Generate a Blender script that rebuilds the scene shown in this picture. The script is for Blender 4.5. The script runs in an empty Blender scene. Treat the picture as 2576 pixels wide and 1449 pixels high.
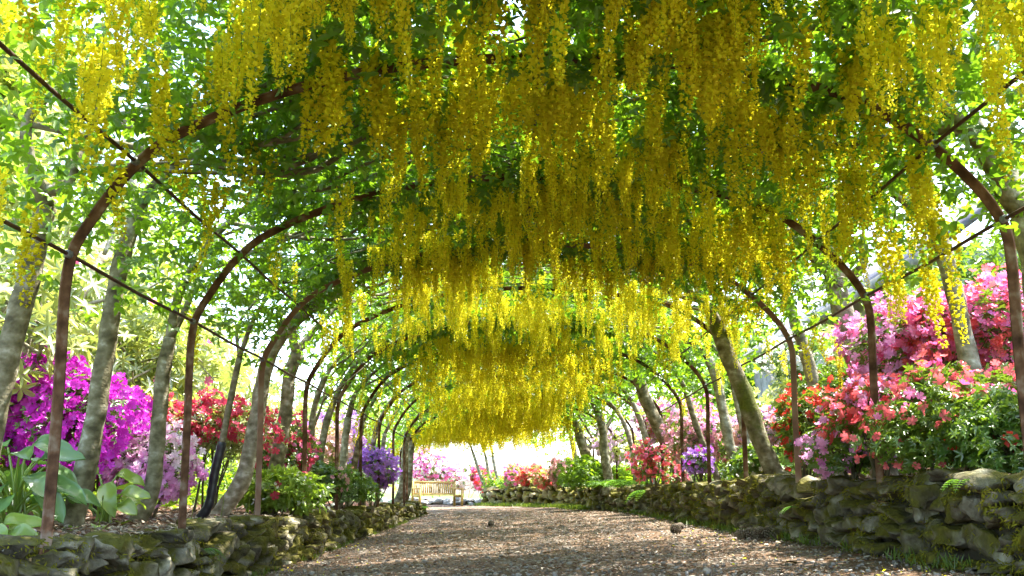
import bpy, math, random
import numpy as np
from mathutils import Vector
R = math.radians
rng = np.random.default_rng(7)
random.seed(7)
scn = bpy.context.scene
COL = scn.collection

# ------------------------------------------------------------------ camera, sky, sun, exposure
CAMZ, PITCH, FPX = 0.74, R(11.66), 2500.0
cam = bpy.data.cameras.new("Camera")
cam.sensor_width = 36.0
cam.lens = FPX / 2576.0 * 36.0
cam.clip_start, cam.clip_end = 0.05, 2000.0
camo = bpy.data.objects.new("Camera", cam)
COL.objects.link(camo)
camo.location = (0, 0, CAMZ)
camo.rotation_euler = (R(90) + PITCH, 0, 0)
scn.camera = camo

SUN_EL, SUN_AZ = R(63), R(62)          # azimuth measured from +Y (ahead) towards +X (right)
world = bpy.data.worlds.new("World")
scn.world = world
world.use_nodes = True
wn = world.node_tree
sky = wn.nodes.new("ShaderNodeTexSky")
sky.sky_type = 'NISHITA'
sky.sun_disc = False
sky.sun_elevation = SUN_EL
sky.sun_rotation = SUN_AZ
sky.air_density = 1.0
sky.dust_density = 2.5
wn.nodes["Background"].inputs[1].default_value = 0.15
wn.links.new(sky.outputs[0], wn.nodes["Background"].inputs[0])
sun = bpy.data.lights.new("Sun", 'SUN')
sun.energy = 2.7
sun.angle = R(0.5)
sun.color = (1.0, 0.95, 0.86)
suno = bpy.data.objects.new("Sun", sun)
COL.objects.link(suno)
sd = Vector((math.cos(SUN_EL) * math.sin(SUN_AZ), math.cos(SUN_EL) * math.cos(SUN_AZ), math.sin(SUN_EL)))
suno.rotation_euler = (-sd).to_track_quat('-Z', 'Y').to_euler()
suno.location = (10, 10, 30)
vs = scn.view_settings
vs.view_transform = 'Standard'
vs.look = 'None'
vs.gamma = 1.0
vs.exposure = 2.97
cy = scn.cycles
cy.use_adaptive_sampling = False
cy.use_denoising = True
cy.denoising_prefilter = 'NONE'
cy.sample_clamp_indirect = 6.0
cy.max_bounces = 10
cy.diffuse_bounces = 7
cy.glossy_bounces = 3
cy.transmission_bounces = 7
cy.caustics_reflective = False
cy.caustics_refractive = False

# ------------------------------------------------------------------ helpers
cT, sT = math.cos(PITCH), math.sin(PITCH)

def U(px, py, d):
    """a spot seen at photo position px,py (2576 wide), standing d metres ahead"""
    a, b = (px - 1288) / FPX, (724.5 - py) / FPX
    dy = cT - b * sT
    k = d / dy
    return np.array([a * k, d, CAMZ + (sT + b * cT) * k])

def nrm(v):
    v = np.asarray(v, float)
    return v / np.maximum(np.linalg.norm(v, axis=-1, keepdims=True), 1e-9)

def hash3(i, j, k, seed):
    h = (i.astype(np.int64) * 374761393 + j.astype(np.int64) * 668265263 + k.astype(np.int64) * 2147483647 + seed * 1274126177) & 0xFFFFFFFF
    h = ((h ^ (h >> 13)) * 1274126177) & 0xFFFFFFFF
    h = (h ^ (h >> 16)) & 0xFFFFFF
    return h / float(0xFFFFFF)

def vnoise(p, seed=0):
    p = np.asarray(p, float)
    i = np.floor(p).astype(np.int64)
    f = p - i
    f = f * f * (3 - 2 * f)
    out = 0
    for a in (0, 1):
        for b in (0, 1):
            for c in (0, 1):
                w = (f[:, 0] if a else 1 - f[:, 0]) * (f[:, 1] if b else 1 - f[:, 1]) * (f[:, 2] if c else 1 - f[:, 2])
                out = out + w * hash3(i[:, 0] + a, i[:, 1] + b, i[:, 2] + c, seed)
    return out          # 0..1

def link(o, parent=None):
    COL.objects.link(o)
    if parent is not None:
        o.parent = parent
    return o

class Geo:
    """collects faces, then becomes ONE mesh object"""
    def __init__(self):
        self.v, self.l, self.t, self.m, self.n = [], [], [], [], 0
    def add(self, verts, faces, mat=0):
        verts = np.asarray(verts, np.float32).reshape(-1, 3)
        self.v.append(verts)
        loops = np.fromiter((i for f in faces for i in f), np.int64)
        tot = np.fromiter((len(f) for f in faces), np.int64)
        self.l.append(loops + self.n)
        self.t.append(tot)
        self.m.append(np.full(len(tot), mat, np.int64))
        self.n += len(verts)
    def spread(self, tpl, pos, X, Z, size, mat=0):
        """copies of a small template (verts, faces) at pos, X = length direction, Z = face normal"""
        tv, tf = tpl
        tv = np.asarray(tv, float)
        k = len(pos)
        if k == 0:
            return
        X = np.broadcast_to(nrm(X), (k, 3))
        Y = nrm(np.cross(Z, X))
        Zn = np.cross(X, Y)
        M = np.stack([X, Y, Zn], axis=2)
        size = np.broadcast_to(np.asarray(size, float), (k,))
        P = np.einsum('nij,kj->nki', M, tv) * size[:, None, None] + np.asarray(pos)[:, None, :]
        loops = np.fromiter((i for f in tf for i in f), np.int64)
        tot = np.fromiter((len(f) for f in tf), np.int64)
        L = (loops[None, :] + (np.arange(k) * len(tv))[:, None]).ravel() + self.n
        self.v.append(P.reshape(-1, 3).astype(np.float32))
        self.l.append(L)
        self.t.append(np.tile(tot, k))
        self.m.append(np.full(len(tot) * k, mat, np.int64))
        self.n += k * len(tv)
    def tube(self, pts, rad, n=8, mat=0, cap=True, bump=0.0, seed=0):
        pts = np.asarray(pts, float)
        rad = np.broadcast_to(np.asarray(rad, float), (len(pts),))
        T = nrm(np.gradient(pts, axis=0))
        ref = np.array([0, 1.0, 0.01]) if abs(T[0][1]) < 0.8 else np.array([1.0, 0, 0.01])
        N = ref - T * (T @ ref)[:, None]
        N = nrm(N)
        B = np.cross(T, N)
        a = np.linspace(0, 2 * math.pi, n, endpoint=False)
        ring = N[:, None, :] * np.cos(a)[None, :, None] + B[:, None, :] * np.sin(a)[None, :, None]
        r = rad[:, None] * np.ones((1, n))
        if bump:
            q = (pts[:, None, :] + ring * rad[:, None, None]).reshape(-1, 3)
            r = r * (1 + bump * (vnoise(q * 7.0, seed).reshape(len(pts), n) - 0.5) * 2)
        V = (pts[:, None, :] + ring * r[:, :, None]).reshape(-1, 3)
        F = []
        for i in range(len(pts) - 1):
            for j in range(n):
                F.append((i * n + j, i * n + (j + 1) % n, (i + 1) * n + (j + 1) % n, (i + 1) * n + j))
        if cap:
            F.append(tuple(range(n - 1, -1, -1)))
            F.append(tuple((len(pts) - 1) * n + j for j in range(n)))
        self.add(V, F, mat)
    def box(self, c, s, rz=0.0, mat=0):
        c = np.asarray(c, float)
        sx, sy, sz = np.asarray(s, float) / 2
        v = np.array([[x, y, z] for x in (-sx, sx) for y in (-sy, sy) for z in (-sz, sz)])
        ca, sa = math.cos(rz), math.sin(rz)
        v = np.stack([v[:, 0] * ca - v[:, 1] * sa, v[:, 0] * sa + v[:, 1] * ca, v[:, 2]], 1) + c
        self.add(v, [(0, 1, 3, 2), (4, 6, 7, 5), (0, 4, 5, 1), (2, 3, 7, 6), (0, 2, 6, 4), (1, 5, 7, 3)], mat)
    def mesh(self, name, mats, smooth=False):
        me = bpy.data.meshes.new(name)
        if self.n:
            v = np.concatenate(self.v); l = np.concatenate(self.l); t = np.concatenate(self.t); m = np.concatenate(self.m)
            me.vertices.add(len(v)); me.vertices.foreach_set("co", v.ravel())
            me.loops.add(len(l)); me.loops.foreach_set("vertex_index", l.astype(np.int32))
            me.polygons.add(len(t))
            st = np.concatenate([[0], np.cumsum(t)[:-1]]).astype(np.int32)
            me.polygons.foreach_set("loop_start", st)
            me.polygons.foreach_set("loop_total", t.astype(np.int32))
            me.polygons.foreach_set("material_index", m.astype(np.int32))
            if smooth:
                me.polygons.foreach_set("use_smooth", np.ones(len(t), bool))
            me.update(calc_edges=True)
        for x in (mats if isinstance(mats, (list, tuple)) else [mats]):
            me.materials.append(x)
        return me
    def build(self, name, mats, parent=None, smooth=False):
        return link(bpy.data.objects.new(name, self.mesh(name, mats, smooth)), parent)

def tag(o, label=None, cat=None, group=None, kind=None):
    if label: o["label"] = label
    if cat: o["category"] = cat
    if group: o["group"] = group
    if kind: o["kind"] = kind
    return o

def thing(name, label, cat, loc=(0, 0, 0), group=None):
    o = bpy.data.objects.new(name, None)
    o.empty_display_size = 0.1
    COL.objects.link(o)
    tag(o, label, cat, group)
    o["_loc"] = 0
    del o["_loc"]
    return o

def smooth_path(pts, per=6):
    P = np.asarray(pts, float)
    if len(P) < 3:
        return np.linspace(P[0], P[-1], per + 1)
    Q = np.vstack([2 * P[0] - P[1], P, 2 * P[-1] - P[-2]])
    out = []
    for i in range(1, len(Q) - 2):
        p0, p1, p2, p3 = Q[i - 1], Q[i], Q[i + 1], Q[i + 2]
        for t in np.linspace(0, 1, per, endpoint=False):
            out.append(0.5 * ((2 * p1) + (-p0 + p2) * t + (2 * p0 - 5 * p1 + 4 * p2 - p3) * t * t + (-p0 + 3 * p1 - 3 * p2 + p3) * t ** 3))
    out.append(P[-1])
    return np.array(out)

def leaflet(ox=0, oy=0, ang=0, ln=1.0, w=0.21, fold=0.10, droop=0.12):
    v = np.array([(0, 0, 0), (0.32, w, fold), (0.72, w * 0.8, fold * 0.7 - droop * 0.5), (1, 0, -droop), (0.72, -w * 0.8, fold * 0.7 - droop * 0.5), (0.32, -w, fold)])
    v = v * ln
    ca, sa = math.cos(ang), math.sin(ang)
    return np.stack([v[:, 0] * ca - v[:, 1] * sa + ox, v[:, 0] * sa + v[:, 1] * ca + oy, v[:, 2]], 1), [(0, 3, 2, 1), (0, 5, 4, 3)]

# ------------------------------------------------------------------ materials
def mat_new(name):
    m = bpy.data.materials.new(name)
    m.use_nodes = True
    nt = m.node_tree
    nt.nodes.clear()
    out = nt.nodes.new("ShaderNodeOutputMaterial")
    return m, nt, out

def ramp(nt, fac, stops, interp='LINEAR'):
    r = nt.nodes.new("ShaderNodeValToRGB")
    r.color_ramp.interpolation = interp
    el = r.color_ramp.elements
    while len(el) < len(stops):
        el.new(0.5)
    for e, (p, c) in zip(el, stops):
        e.position = p
        e.color = (*c, 1) if len(c) == 3 else c
    nt.links.new(fac, r.inputs[0])
    return r.outputs[0]

def foliage(name, stops, trans=0.45, tmul=(1.6, 1.5, 0.6), gloss=0.05, rough=0.4):
    """leaf or petal: random shade per leaf, light passes through"""
    m, nt, out = mat_new(name)
    N = nt.nodes.new
    geo = N("ShaderNodeNewGeometry")
    oi = N("ShaderNodeObjectInfo")
    add = N("ShaderNodeMath"); add.operation = 'MULTIPLY_ADD'
    nt.links.new(oi.outputs["Random"], add.inputs[0]); add.inputs[1].default_value = 0.25
    sub = N("ShaderNodeMath"); sub.operation = 'MULTIPLY_ADD'
    nt.links.new(geo.outputs["Random Per Island"], sub.inputs[0]); sub.inputs[1].default_value = 0.8
    nt.links.new(sub.outputs[0], add.inputs[2])
    c = ramp(nt, add.outputs[0], stops)
    mul = N("ShaderNodeMixRGB"); mul.blend_type = 'MULTIPLY'; mul.inputs[0].default_value = 1
    nt.links.new(c, mul.inputs[1]); mul.inputs[2].default_value = (*tmul, 1)
    d = N("ShaderNodeBsdfDiffuse"); nt.links.new(c, d.inputs[0])
    t = N("ShaderNodeBsdfTranslucent"); nt.links.new(mul.outputs[0], t.inputs[0])
    mx = N("ShaderNodeMixShader"); mx.inputs[0].default_value = trans
    nt.links.new(d.outputs[0], mx.inputs[1]); nt.links.new(t.outputs[0], mx.inputs[2])
    g = N("ShaderNodeBsdfGlossy"); g.inputs["Roughness"].default_value = rough
    mg = N("ShaderNodeMixShader"); mg.inputs[0].default_value = gloss
    nt.links.new(mx.outputs[0], mg.inputs[1]); nt.links.new(g.outputs[0], mg.inputs[2])
    nt.links.new(mg.outputs[0], out.inputs[0])
    return m

def solid(name, stops, scale=6.0, detail=6.0, rough=0.8, bump=0.3, bscale=None, stretch=(1, 1, 1), moss=None, spec=0.3, bdist=0.02, moss_amt=0.5):
    """opaque surface from noise; moss = colour grown by noise and on upward faces"""
    m, nt, out = mat_new(name)
    N = nt.nodes.new
    tc = N("ShaderNodeTexCoord")
    mp = N("ShaderNodeMapping"); mp.inputs["Scale"].default_value = stretch
    nt.links.new(tc.outputs["Object"], mp.inputs[0])
    n1 = N("ShaderNodeTexNoise"); n1.inputs["Scale"].default_value = scale; n1.inputs["Detail"].default_value = detail
    nt.links.new(mp.outputs[0], n1.inputs[0])
    c = ramp(nt, n1.outputs[0], stops)
    b = N("ShaderNodeBsdfPrincipled")
    b.inputs["Roughness"].default_value = rough
    b.inputs["Specular IOR Level"].default_value = spec
    n2 = N("ShaderNodeTexNoise"); n2.inputs["Scale"].default_value = bscale or scale * 5; n2.inputs["Detail"].default_value = 8
    nt.links.new(mp.outputs[0], n2.inputs[0])
    if moss:
        geo = N("ShaderNodeNewGeometry")
        sep = N("ShaderNodeSeparateXYZ"); nt.links.new(geo.outputs["Normal"], sep.inputs[0])
        n3 = N("ShaderNodeTexNoise"); n3.inputs["Scale"].default_value = 3.2; n3.inputs["Detail"].default_value = 7
        nt.links.new(tc.outputs["Object"], n3.inputs[0])
        ma = N("ShaderNodeMath"); ma.operation = 'MULTIPLY_ADD'; ma.inputs[1].default_value = 0.10
        nt.links.new(sep.outputs[2], ma.inputs[0]); nt.links.new(n3.outputs[0], ma.inputs[2])
        f = ramp(nt, ma.outputs[0], [(moss_amt - 0.07, (0, 0, 0)), (moss_amt + 0.07, (1, 1, 1))])
        mc = ramp(nt, n2.outputs[0], [(0.3, tuple(x * 0.55 for x in moss)), (0.7, moss)])
        mx = N("ShaderNodeMixRGB")
        nt.links.new(f, mx.inputs[0]); nt.links.new(c, mx.inputs[1]); nt.links.new(mc, mx.inputs[2])
        c = mx.outputs[0]
    nt.links.new(c, b.inputs["Base Color"])
    bp = N("ShaderNodeBump"); bp.inputs["Strength"].default_value = bump; bp.inputs["Distance"].default_value = bdist
    nt.links.new(n2.outputs[0], bp.inputs["Height"])
    nt.links.new(bp.outputs[0], b.inputs["Normal"])
    nt.links.new(b.outputs[0], out.inputs[0])
    return m

M = {}
M['laburnum_leaf'] = foliage('laburnum_leaf', [(0.0, (0.035, 0.095, 0.012)), (0.5, (0.06, 0.15, 0.016)), (1.0, (0.115, 0.22, 0.02))], 0.5, (2.3, 2.1, 0.7), 0.05)
M['laburnum_flower'] = foliage('laburnum_flower', [(0.0, (0.44, 0.38, 0.010)), (0.5, (0.67, 0.585, 0.016)), (1.0, (0.82, 0.745, 0.035))], 0.42, (1.05, 1.1, 1.0), 0.02)
M['stalk'] = solid('stalk', [(0.3, (0.16, 0.22, 0.03)), (0.7, (0.22, 0.28, 0.04))], bump=0.0)
M['rhodo_leaf'] = foliage('rhodo_leaf', [(0.0, (0.05, 0.13, 0.02)), (0.5, (0.12, 0.20, 0.045)), (1.0, (0.32, 0.36, 0.12))], 0.4, (1.6, 1.6, 0.8), 0.10, 0.3)
M['glossy_leaf'] = foliage('glossy_leaf', [(0.0, (0.03, 0.09, 0.016)), (0.6, (0.07, 0.17, 0.025)), (1.0, (0.18, 0.30, 0.05))], 0.35, (1.7, 1.6, 0.6), 0.13, 0.25)
M['tree_leaf'] = foliage('tree_leaf', [(0.0, (0.05, 0.12, 0.015)), (0.5, (0.09, 0.19, 0.02)), (1.0, (0.17, 0.28, 0.03))], 0.5, (2.0, 1.9, 0.6), 0.05)
M['pale_leaf'] = foliage('pale_leaf', [(0.0, (0.09, 0.18, 0.04)), (0.5, (0.18, 0.28, 0.07)), (1.0, (0.36, 0.42, 0.16))], 0.5, (1.6, 1.5, 0.7), 0.05)
M['azalea_leaf'] = foliage('azalea_leaf', [(0.0, (0.03, 0.08, 0.012)), (0.6, (0.06, 0.14, 0.02)), (1.0, (0.13, 0.22, 0.03))], 0.35, (1.8, 1.7, 0.6), 0.08, 0.35)
M['hosta_leaf'] = foliage('hosta_leaf', [(0.0, (0.06, 0.15, 0.05)), (0.5, (0.09, 0.20, 0.07)), (1.0, (0.13, 0.26, 0.07))], 0.3, (1.5, 1.5, 0.6), 0.10, 0.35)
M['hosta_bright'] = foliage('hosta_bright', [(0.0, (0.14, 0.27, 0.04)), (1.0, (0.26, 0.38, 0.06))], 0.4, (1.5, 1.5, 0.6), 0.08, 0.35)
M['fern'] = foliage('fern', [(0.0, (0.05, 0.14, 0.02)), (1.0, (0.12, 0.26, 0.035))], 0.4, (1.6, 1.5, 0.6), 0.04)
M['grass'] = foliage('grass', [(0.0, (0.045, 0.095, 0.015)), (1.0, (0.13, 0.20, 0.03))], 0.4, (1.6, 1.5, 0.6), 0.04)
def petal(n, a, b, c):
    M[n] = foliage(n, [(0.0, a), (0.5, b), (1.0, c)], 0.4, (1.15, 1.1, 1.15), 0.03)
petal('magenta', (0.36, 0.006, 0.35), (0.52, 0.014, 0.48), (0.66, 0.04, 0.6))
petal('lilac_pink', (0.52, 0.09, 0.44), (0.68, 0.19, 0.57), (0.82, 0.4, 0.72))
petal('pale_pink', (0.62, 0.14, 0.46), (0.78, 0.40, 0.62), (0.88, 0.75, 0.80))
petal('red', (0.36, 0.008, 0.025), (0.52, 0.02, 0.06), (0.64, 0.07, 0.14))
petal('scarlet', (0.45, 0.01, 0.01), (0.6, 0.02, 0.015), (0.7, 0.06, 0.04))
petal('coral', (0.52, 0.025, 0.04), (0.7, 0.065, 0.085), (0.82, 0.17, 0.18))
petal('hot_pink', (0.5, 0.03, 0.16), (0.68, 0.075, 0.27), (0.8, 0.2, 0.42))
petal('purple', (0.22, 0.06, 0.50), (0.34, 0.12, 0.62), (0.48, 0.24, 0.72))
petal('mauve', (0.50, 0.22, 0.55), (0.62, 0.35, 0.66), (0.75, 0.52, 0.74))
petal('dusky_pink', (0.52, 0.10, 0.18), (0.62, 0.22, 0.30), (0.72, 0.40, 0.42))
petal('peach', (0.70, 0.25, 0.16), (0.78, 0.38, 0.26), (0.82, 0.52, 0.42))
petal('white', (0.78, 0.78, 0.72), (0.82, 0.82, 0.78), (0.85, 0.85, 0.82))
M['bark'] = solid('bark', [(0.32, (0.07, 0.06, 0.03)), (0.47, (0.16, 0.14, 0.08)), (0.58, (0.24, 0.215, 0.14)), (0.68, (0.40, 0.38, 0.30))], 13, 12, 0.85, 0.7, 45, (0.9, 0.9, 1.15), bdist=0.012)
M['bark_pale'] = solid('bark_pale', [(0.30, (0.11, 0.095, 0.055)), (0.46, (0.23, 0.205, 0.14)), (0.58, (0.33, 0.305, 0.23)), (0.68, (0.52, 0.50, 0.42))], 14, 12, 0.85, 0.7, 45, (0.9, 0.9, 1.15), bdist=0.012)
M['bark_moss'] = solid('bark_moss', [(0.32, (0.07, 0.06, 0.03)), (0.47, (0.16, 0.14, 0.08)), (0.58, (0.24, 0.215, 0.14)), (0.68, (0.40, 0.38, 0.30))], 13, 12, 0.85, 0.7, 45, (0.9, 0.9, 1.15), moss=(0.13, 0.15, 0.02), bdist=0.012, moss_amt=0.60)
M['twig'] = solid('twig', [(0.3, (0.06, 0.05, 0.025)), (0.7, (0.13, 0.11, 0.06))], 12, 4, 0.9, 0.2)
M['rust'] = solid('rust', [(0.32, (0.045, 0.020, 0.010)), (0.46, (0.10, 0.048, 0.026)), (0.56, (0.165, 0.085, 0.048)), (0.66, (0.26, 0.19, 0.14))], 9, 12, 0.75, 0.4, 90, bdist=0.006, spec=0.2)
M['rust_pale'] = solid('rust_pale', [(0.3, (0.15, 0.06, 0.035)), (0.55, (0.26, 0.14, 0.09)), (0.75, (0.34, 0.25, 0.19))], 5, 9, 0.6, 0.25, 90, bdist=0.004, spec=0.5)
M['rod'] = solid('rod', [(0.3, (0.035, 0.018, 0.012)), (0.7, (0.09, 0.04, 0.025))], 20, 6, 0.6, 0.2, 90, bdist=0.003)
M['clamp'] = solid('clamp', [(0.3, (0.10, 0.11, 0.12)), (0.7, (0.24, 0.25, 0.26))], 30, 4, 0.45, 0.1, spec=0.5)
M['guard'] = solid('guard', [(0.3, (0.012, 0.012, 0.016)), (0.7, (0.035, 0.035, 0.045))], 8, 4, 0.35, 0.1, spec=0.5)
M['stone'] = solid('stone', [(0.32, (0.045, 0.037, 0.023)), (0.46, (0.115, 0.098, 0.063)), (0.57, (0.22, 0.20, 0.14)), (0.68, (0.42, 0.39, 0.29))], 5.0, 14, 0.95, 1.0, 17, stretch=(1, 1.5, 0.8), moss=(0.115, 0.105, 0.012), bdist=0.04, moss_amt=0.52)
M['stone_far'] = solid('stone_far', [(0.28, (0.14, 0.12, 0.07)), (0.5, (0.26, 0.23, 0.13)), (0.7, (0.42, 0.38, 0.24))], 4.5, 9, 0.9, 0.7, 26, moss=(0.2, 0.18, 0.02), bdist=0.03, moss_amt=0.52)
M['gap_earth'] = solid('gap_earth', [(0.3, (0.02, 0.017, 0.010)), (0.7, (0.06, 0.05, 0.025))], 10, 6, 0.95, 0.6)
M['masonry'] = solid('masonry', [(0.3, (0.20, 0.19, 0.17)), (0.5, (0.36, 0.35, 0.33)), (0.7, (0.52, 0.51, 0.48))], 3, 9, 0.9, 0.8, 20, bdist=0.04)
M['slate'] = solid('slate', [(0.3, (0.10, 0.09, 0.10)), (0.7, (0.22, 0.20, 0.22))], 2, 6, 0.6, 0.4, 15, stretch=(1, 1, 5), bdist=0.03)
M['timber'] = solid('timber', [(0.3, (0.30, 0.19, 0.05)), (0.7, (0.52, 0.36, 0.11))], 4, 6, 0.6, 0.2, 40, stretch=(1, 1, 4), bdist=0.004)
M['grey_timber'] = solid('grey_timber', [(0.3, (0.16, 0.15, 0.12)), (0.7, (0.34, 0.31, 0.24))], 6, 6, 0.8, 0.3, 40, bdist=0.005)
M['moss'] = foliage('moss', [(0.0, (0.05, 0.05, 0.008)), (0.5, (0.11, 0.11, 0.012)), (1.0, (0.19, 0.18, 0.02))], 0.2, (1.2, 1.2, 0.8), 0.0)
M['cone_scale'] = foliage('cone_scale', [(0.0, (0.06, 0.04, 0.025)), (0.6, (0.15, 0.11, 0.07)), (1.0, (0.27, 0.22, 0.16))], 0.0, (1, 1, 1), 0.05)
M['cone_core'] = solid('cone_core', [(0.3, (0.02, 0.014, 0.01)), (0.7, (0.05, 0.035, 0.02))])
M['litter'] = foliage('litter', [(0.0, (0.05, 0.025, 0.014)), (0.45, (0.11, 0.06, 0.033)), (0.8, (0.19, 0.115, 0.065)), (0.95, (0.26, 0.18, 0.11)), (1.0, (0.36, 0.31, 0.24))], 0.1, (1, 1, 1), 0.03)
M['pebble'] = foliage('pebble', [(0.0, (0.08, 0.065, 0.05)), (0.7, (0.16, 0.135, 0.11)), (1.0, (0.30, 0.27, 0.23))], 0.0, (1, 1, 1), 0.03)
M['lawn'] = solid('lawn', [(0.3, (0.08, 0.17, 0.025)), (0.7, (0.16, 0.26, 0.04))], 2, 8, 0.9, 0.5, 40, bdist=0.03)

def ground_mat(name, stones, brown, mix_lo, mix_hi):
    m, nt, out = mat_new(name)
    N = nt.nodes.new
    tc = N("ShaderNodeTexCoord")
    vo = N("ShaderNodeTexVoronoi"); vo.inputs["Scale"].default_value = 55
    nt.links.new(tc.outputs["Object"], vo.inputs[0])
    bw = N("ShaderNodeRGBToBW"); nt.links.new(vo.outputs["Color"], bw.inputs[0])
    c1 = ramp(nt, bw.outputs[0], stones)
    n2 = N("ShaderNodeTexNoise"); n2.inputs["Scale"].default_value = 45; n2.inputs["Detail"].default_value = 9; n2.inputs["Roughness"].default_value = 0.75
    nt.links.new(tc.outputs["Object"], n2.inputs[0])
    c2 = ramp(nt, n2.outputs[0], brown)
    n3 = N("ShaderNodeTexNoise"); n3.inputs["Scale"].default_value = 3.5; n3.inputs["Detail"].default_value = 10; n3.inputs["Roughness"].default_value = 0.72
    nt.links.new(tc.outputs["Object"], n3.inputs[0])
    f = ramp(nt, n3.outputs[0], [(mix_lo, (0, 0, 0)), (mix_hi, (1, 1, 1))])
    mx = N("ShaderNodeMixRGB")
    nt.links.new(f, mx.inputs[0]); nt.links.new(c1, mx.inputs[1]); nt.links.new(c2, mx.inputs[2])
    b = N("ShaderNodeBsdfPrincipled"); b.inputs["Roughness"].default_value = 0.95; b.inputs["Specular IOR Level"].default_value = 0.2
    nt.links.new(mx.outputs[0], b.inputs["Base Color"])
    ad = N("ShaderNodeMath"); ad.operation = 'ADD'
    nt.links.new(vo.outputs["Distance"], ad.inputs[0]); nt.links.new(n2.outputs[0], ad.inputs[1])
    bp = N("ShaderNodeBump"); bp.inputs["Strength"].default_value = 0.8; bp.inputs["Distance"].default_value = 0.02
    nt.links.new(ad.outputs[0], bp.inputs["Height"]); nt.links.new(bp.outputs[0], b.inputs["Normal"])
    nt.links.new(b.outputs[0], out.inputs[0])
    return m
M['path'] = ground_mat('path', [(0.0, (0.12, 0.105, 0.085)), (0.5, (0.24, 0.215, 0.18)), (1.0, (0.38, 0.35, 0.30))],
                       [(0.3, (0.06, 0.036, 0.02)), (0.5, (0.15, 0.09, 0.052)), (0.7, (0.26, 0.175, 0.11))], 0.33, 0.54)
M['soil'] = ground_mat('soil', [(0.0, (0.07, 0.045, 0.03)), (0.5, (0.16, 0.10, 0.065)), (1.0, (0.26, 0.19, 0.13))],
                       [(0.3, (0.05, 0.025, 0.015)), (0.5, (0.13, 0.06, 0.035)), (0.7, (0.24, 0.13, 0.08))], 0.35, 0.55)

# ------------------------------------------------------------------ lie of the land
XL, XR = -2.22, 2.52                         # faces of the two dry stone walls
def bend(y):                                 # the tunnel swings left at its far end
    y = np.asarray(y, float)
    return -0.027 * np.maximum(0, y - 21) ** 2
def gz(x, y):                                # path surface
    x = np.asarray(x, float); y = np.asarray(y, float)
    zl = 0.06 + 0.0115 * np.maximum(0, y - 10)
    zr = 0.33 + 0.002 * np.maximum(0, y - 10)
    t = np.clip((x - bend(np.minimum(y, 27)) - XL) / (XR - XL), -0.3, 1.1)
    return zl * (1 - t) + zr * t
def lbed(x, y):
    return 0.47 + 0.03 * np.minimum(1, np.maximum(0, -2.35 - np.asarray(x, float)) / 0.5) + 0.04 * np.clip(-2.6 - np.asarray(x, float), 0, 8)
def rbed(x, y):
    return 0.80 + 0.10 * np.clip(np.asarray(x, float) - 2.7 - bend(y), 0, 6)

def grid_obj(name, xs, ys, zf, mat, jit=0.0, seed=0, kind='structure', xoff=None, fr=9.0):
    X, Y = np.meshgrid(xs, ys)
    Xo = X + (xoff(Y) if xoff is not None else 0)
    Z = zf(Xo, Y)
    if jit:
        Z = Z + jit * (vnoise(np.stack([Xo.ravel() * fr, Y.ravel() * fr, 0 * Y.ravel()], 1), seed).reshape(Z.shape) - 0.5) * 2
        Z = Z + jit * 1.5 * (vnoise(np.stack([Xo.ravel() * 2, Y.ravel() * 2, 0 * Y.ravel()], 1), seed + 5).reshape(Z.shape) - 0.5) * 2
    nx, ny = len(xs), len(ys)
    i = np.arange(nx - 1)[None, :] + nx * np.arange(ny - 1)[:, None]
    F = np.stack([i, i + 1, i + nx + 1, i + nx], -1).reshape(-1, 4)
    g = Geo()
    g.add(np.stack([Xo, Y, Z], -1).reshape(-1, 3), F.tolist())
    o = g.build(name, mat, None, True)
    return tag(o, kind=kind)

# ground out to the horizon, then path, beds above it
def terrain_z(X, Y):
    z = np.full(X.shape, -0.15)
    far = np.clip((Y - 34) / 8, 0, 1)
    z = z * (1 - far) + 0.22 * far
    return z - 0.02 * np.maximum(0, Y - 55) * (Y < 400)
o = grid_obj('lawn', np.concatenate([[-900, -300, -120, -60], np.linspace(-40, 40, 21), [60, 120, 300, 900]]),
         np.concatenate([[-300, -80, -20], np.linspace(-10, 60, 36), [80, 120, 250, 500, 1200]]), terrain_z, M['lawn'])
def path_z(X, Y):
    return gz(X, Y)
ys = np.concatenate([np.arange(-3, 4, 0.5), np.arange(4, 14, 0.07), np.arange(14, 46, 0.16)])
o = grid_obj('gravel_path', np.arange(-3.2, 3.0, 0.09), ys, path_z, M['path'], 0.010, 3, xoff=lambda Y: bend(np.minimum(Y, 27)) * np.clip((30 - Y) / 4, 0.6, 1))
ysb = np.concatenate([np.arange(-3, 12, 0.12), np.arange(12, 24.9, 0.25)])
grid_obj('left_flower_bed', np.concatenate([np.arange(-9, -4, 0.5), np.arange(-4, XL - 0.11, 0.1)]), ysb, lbed, M['soil'], 0.025, 11)
ysb = np.concatenate([np.arange(-3, 14, 0.2), np.arange(14, 33, 0.3)])
grid_obj('right_flower_bed', np.concatenate([np.arange(XR + 0.16, 4.5, 0.1), np.arange(4.5, 11, 0.5)]), ysb, rbed, M['soil'], 0.03, 12,
         xoff=lambda Y: bend(np.minimum(Y, 33)))

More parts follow.
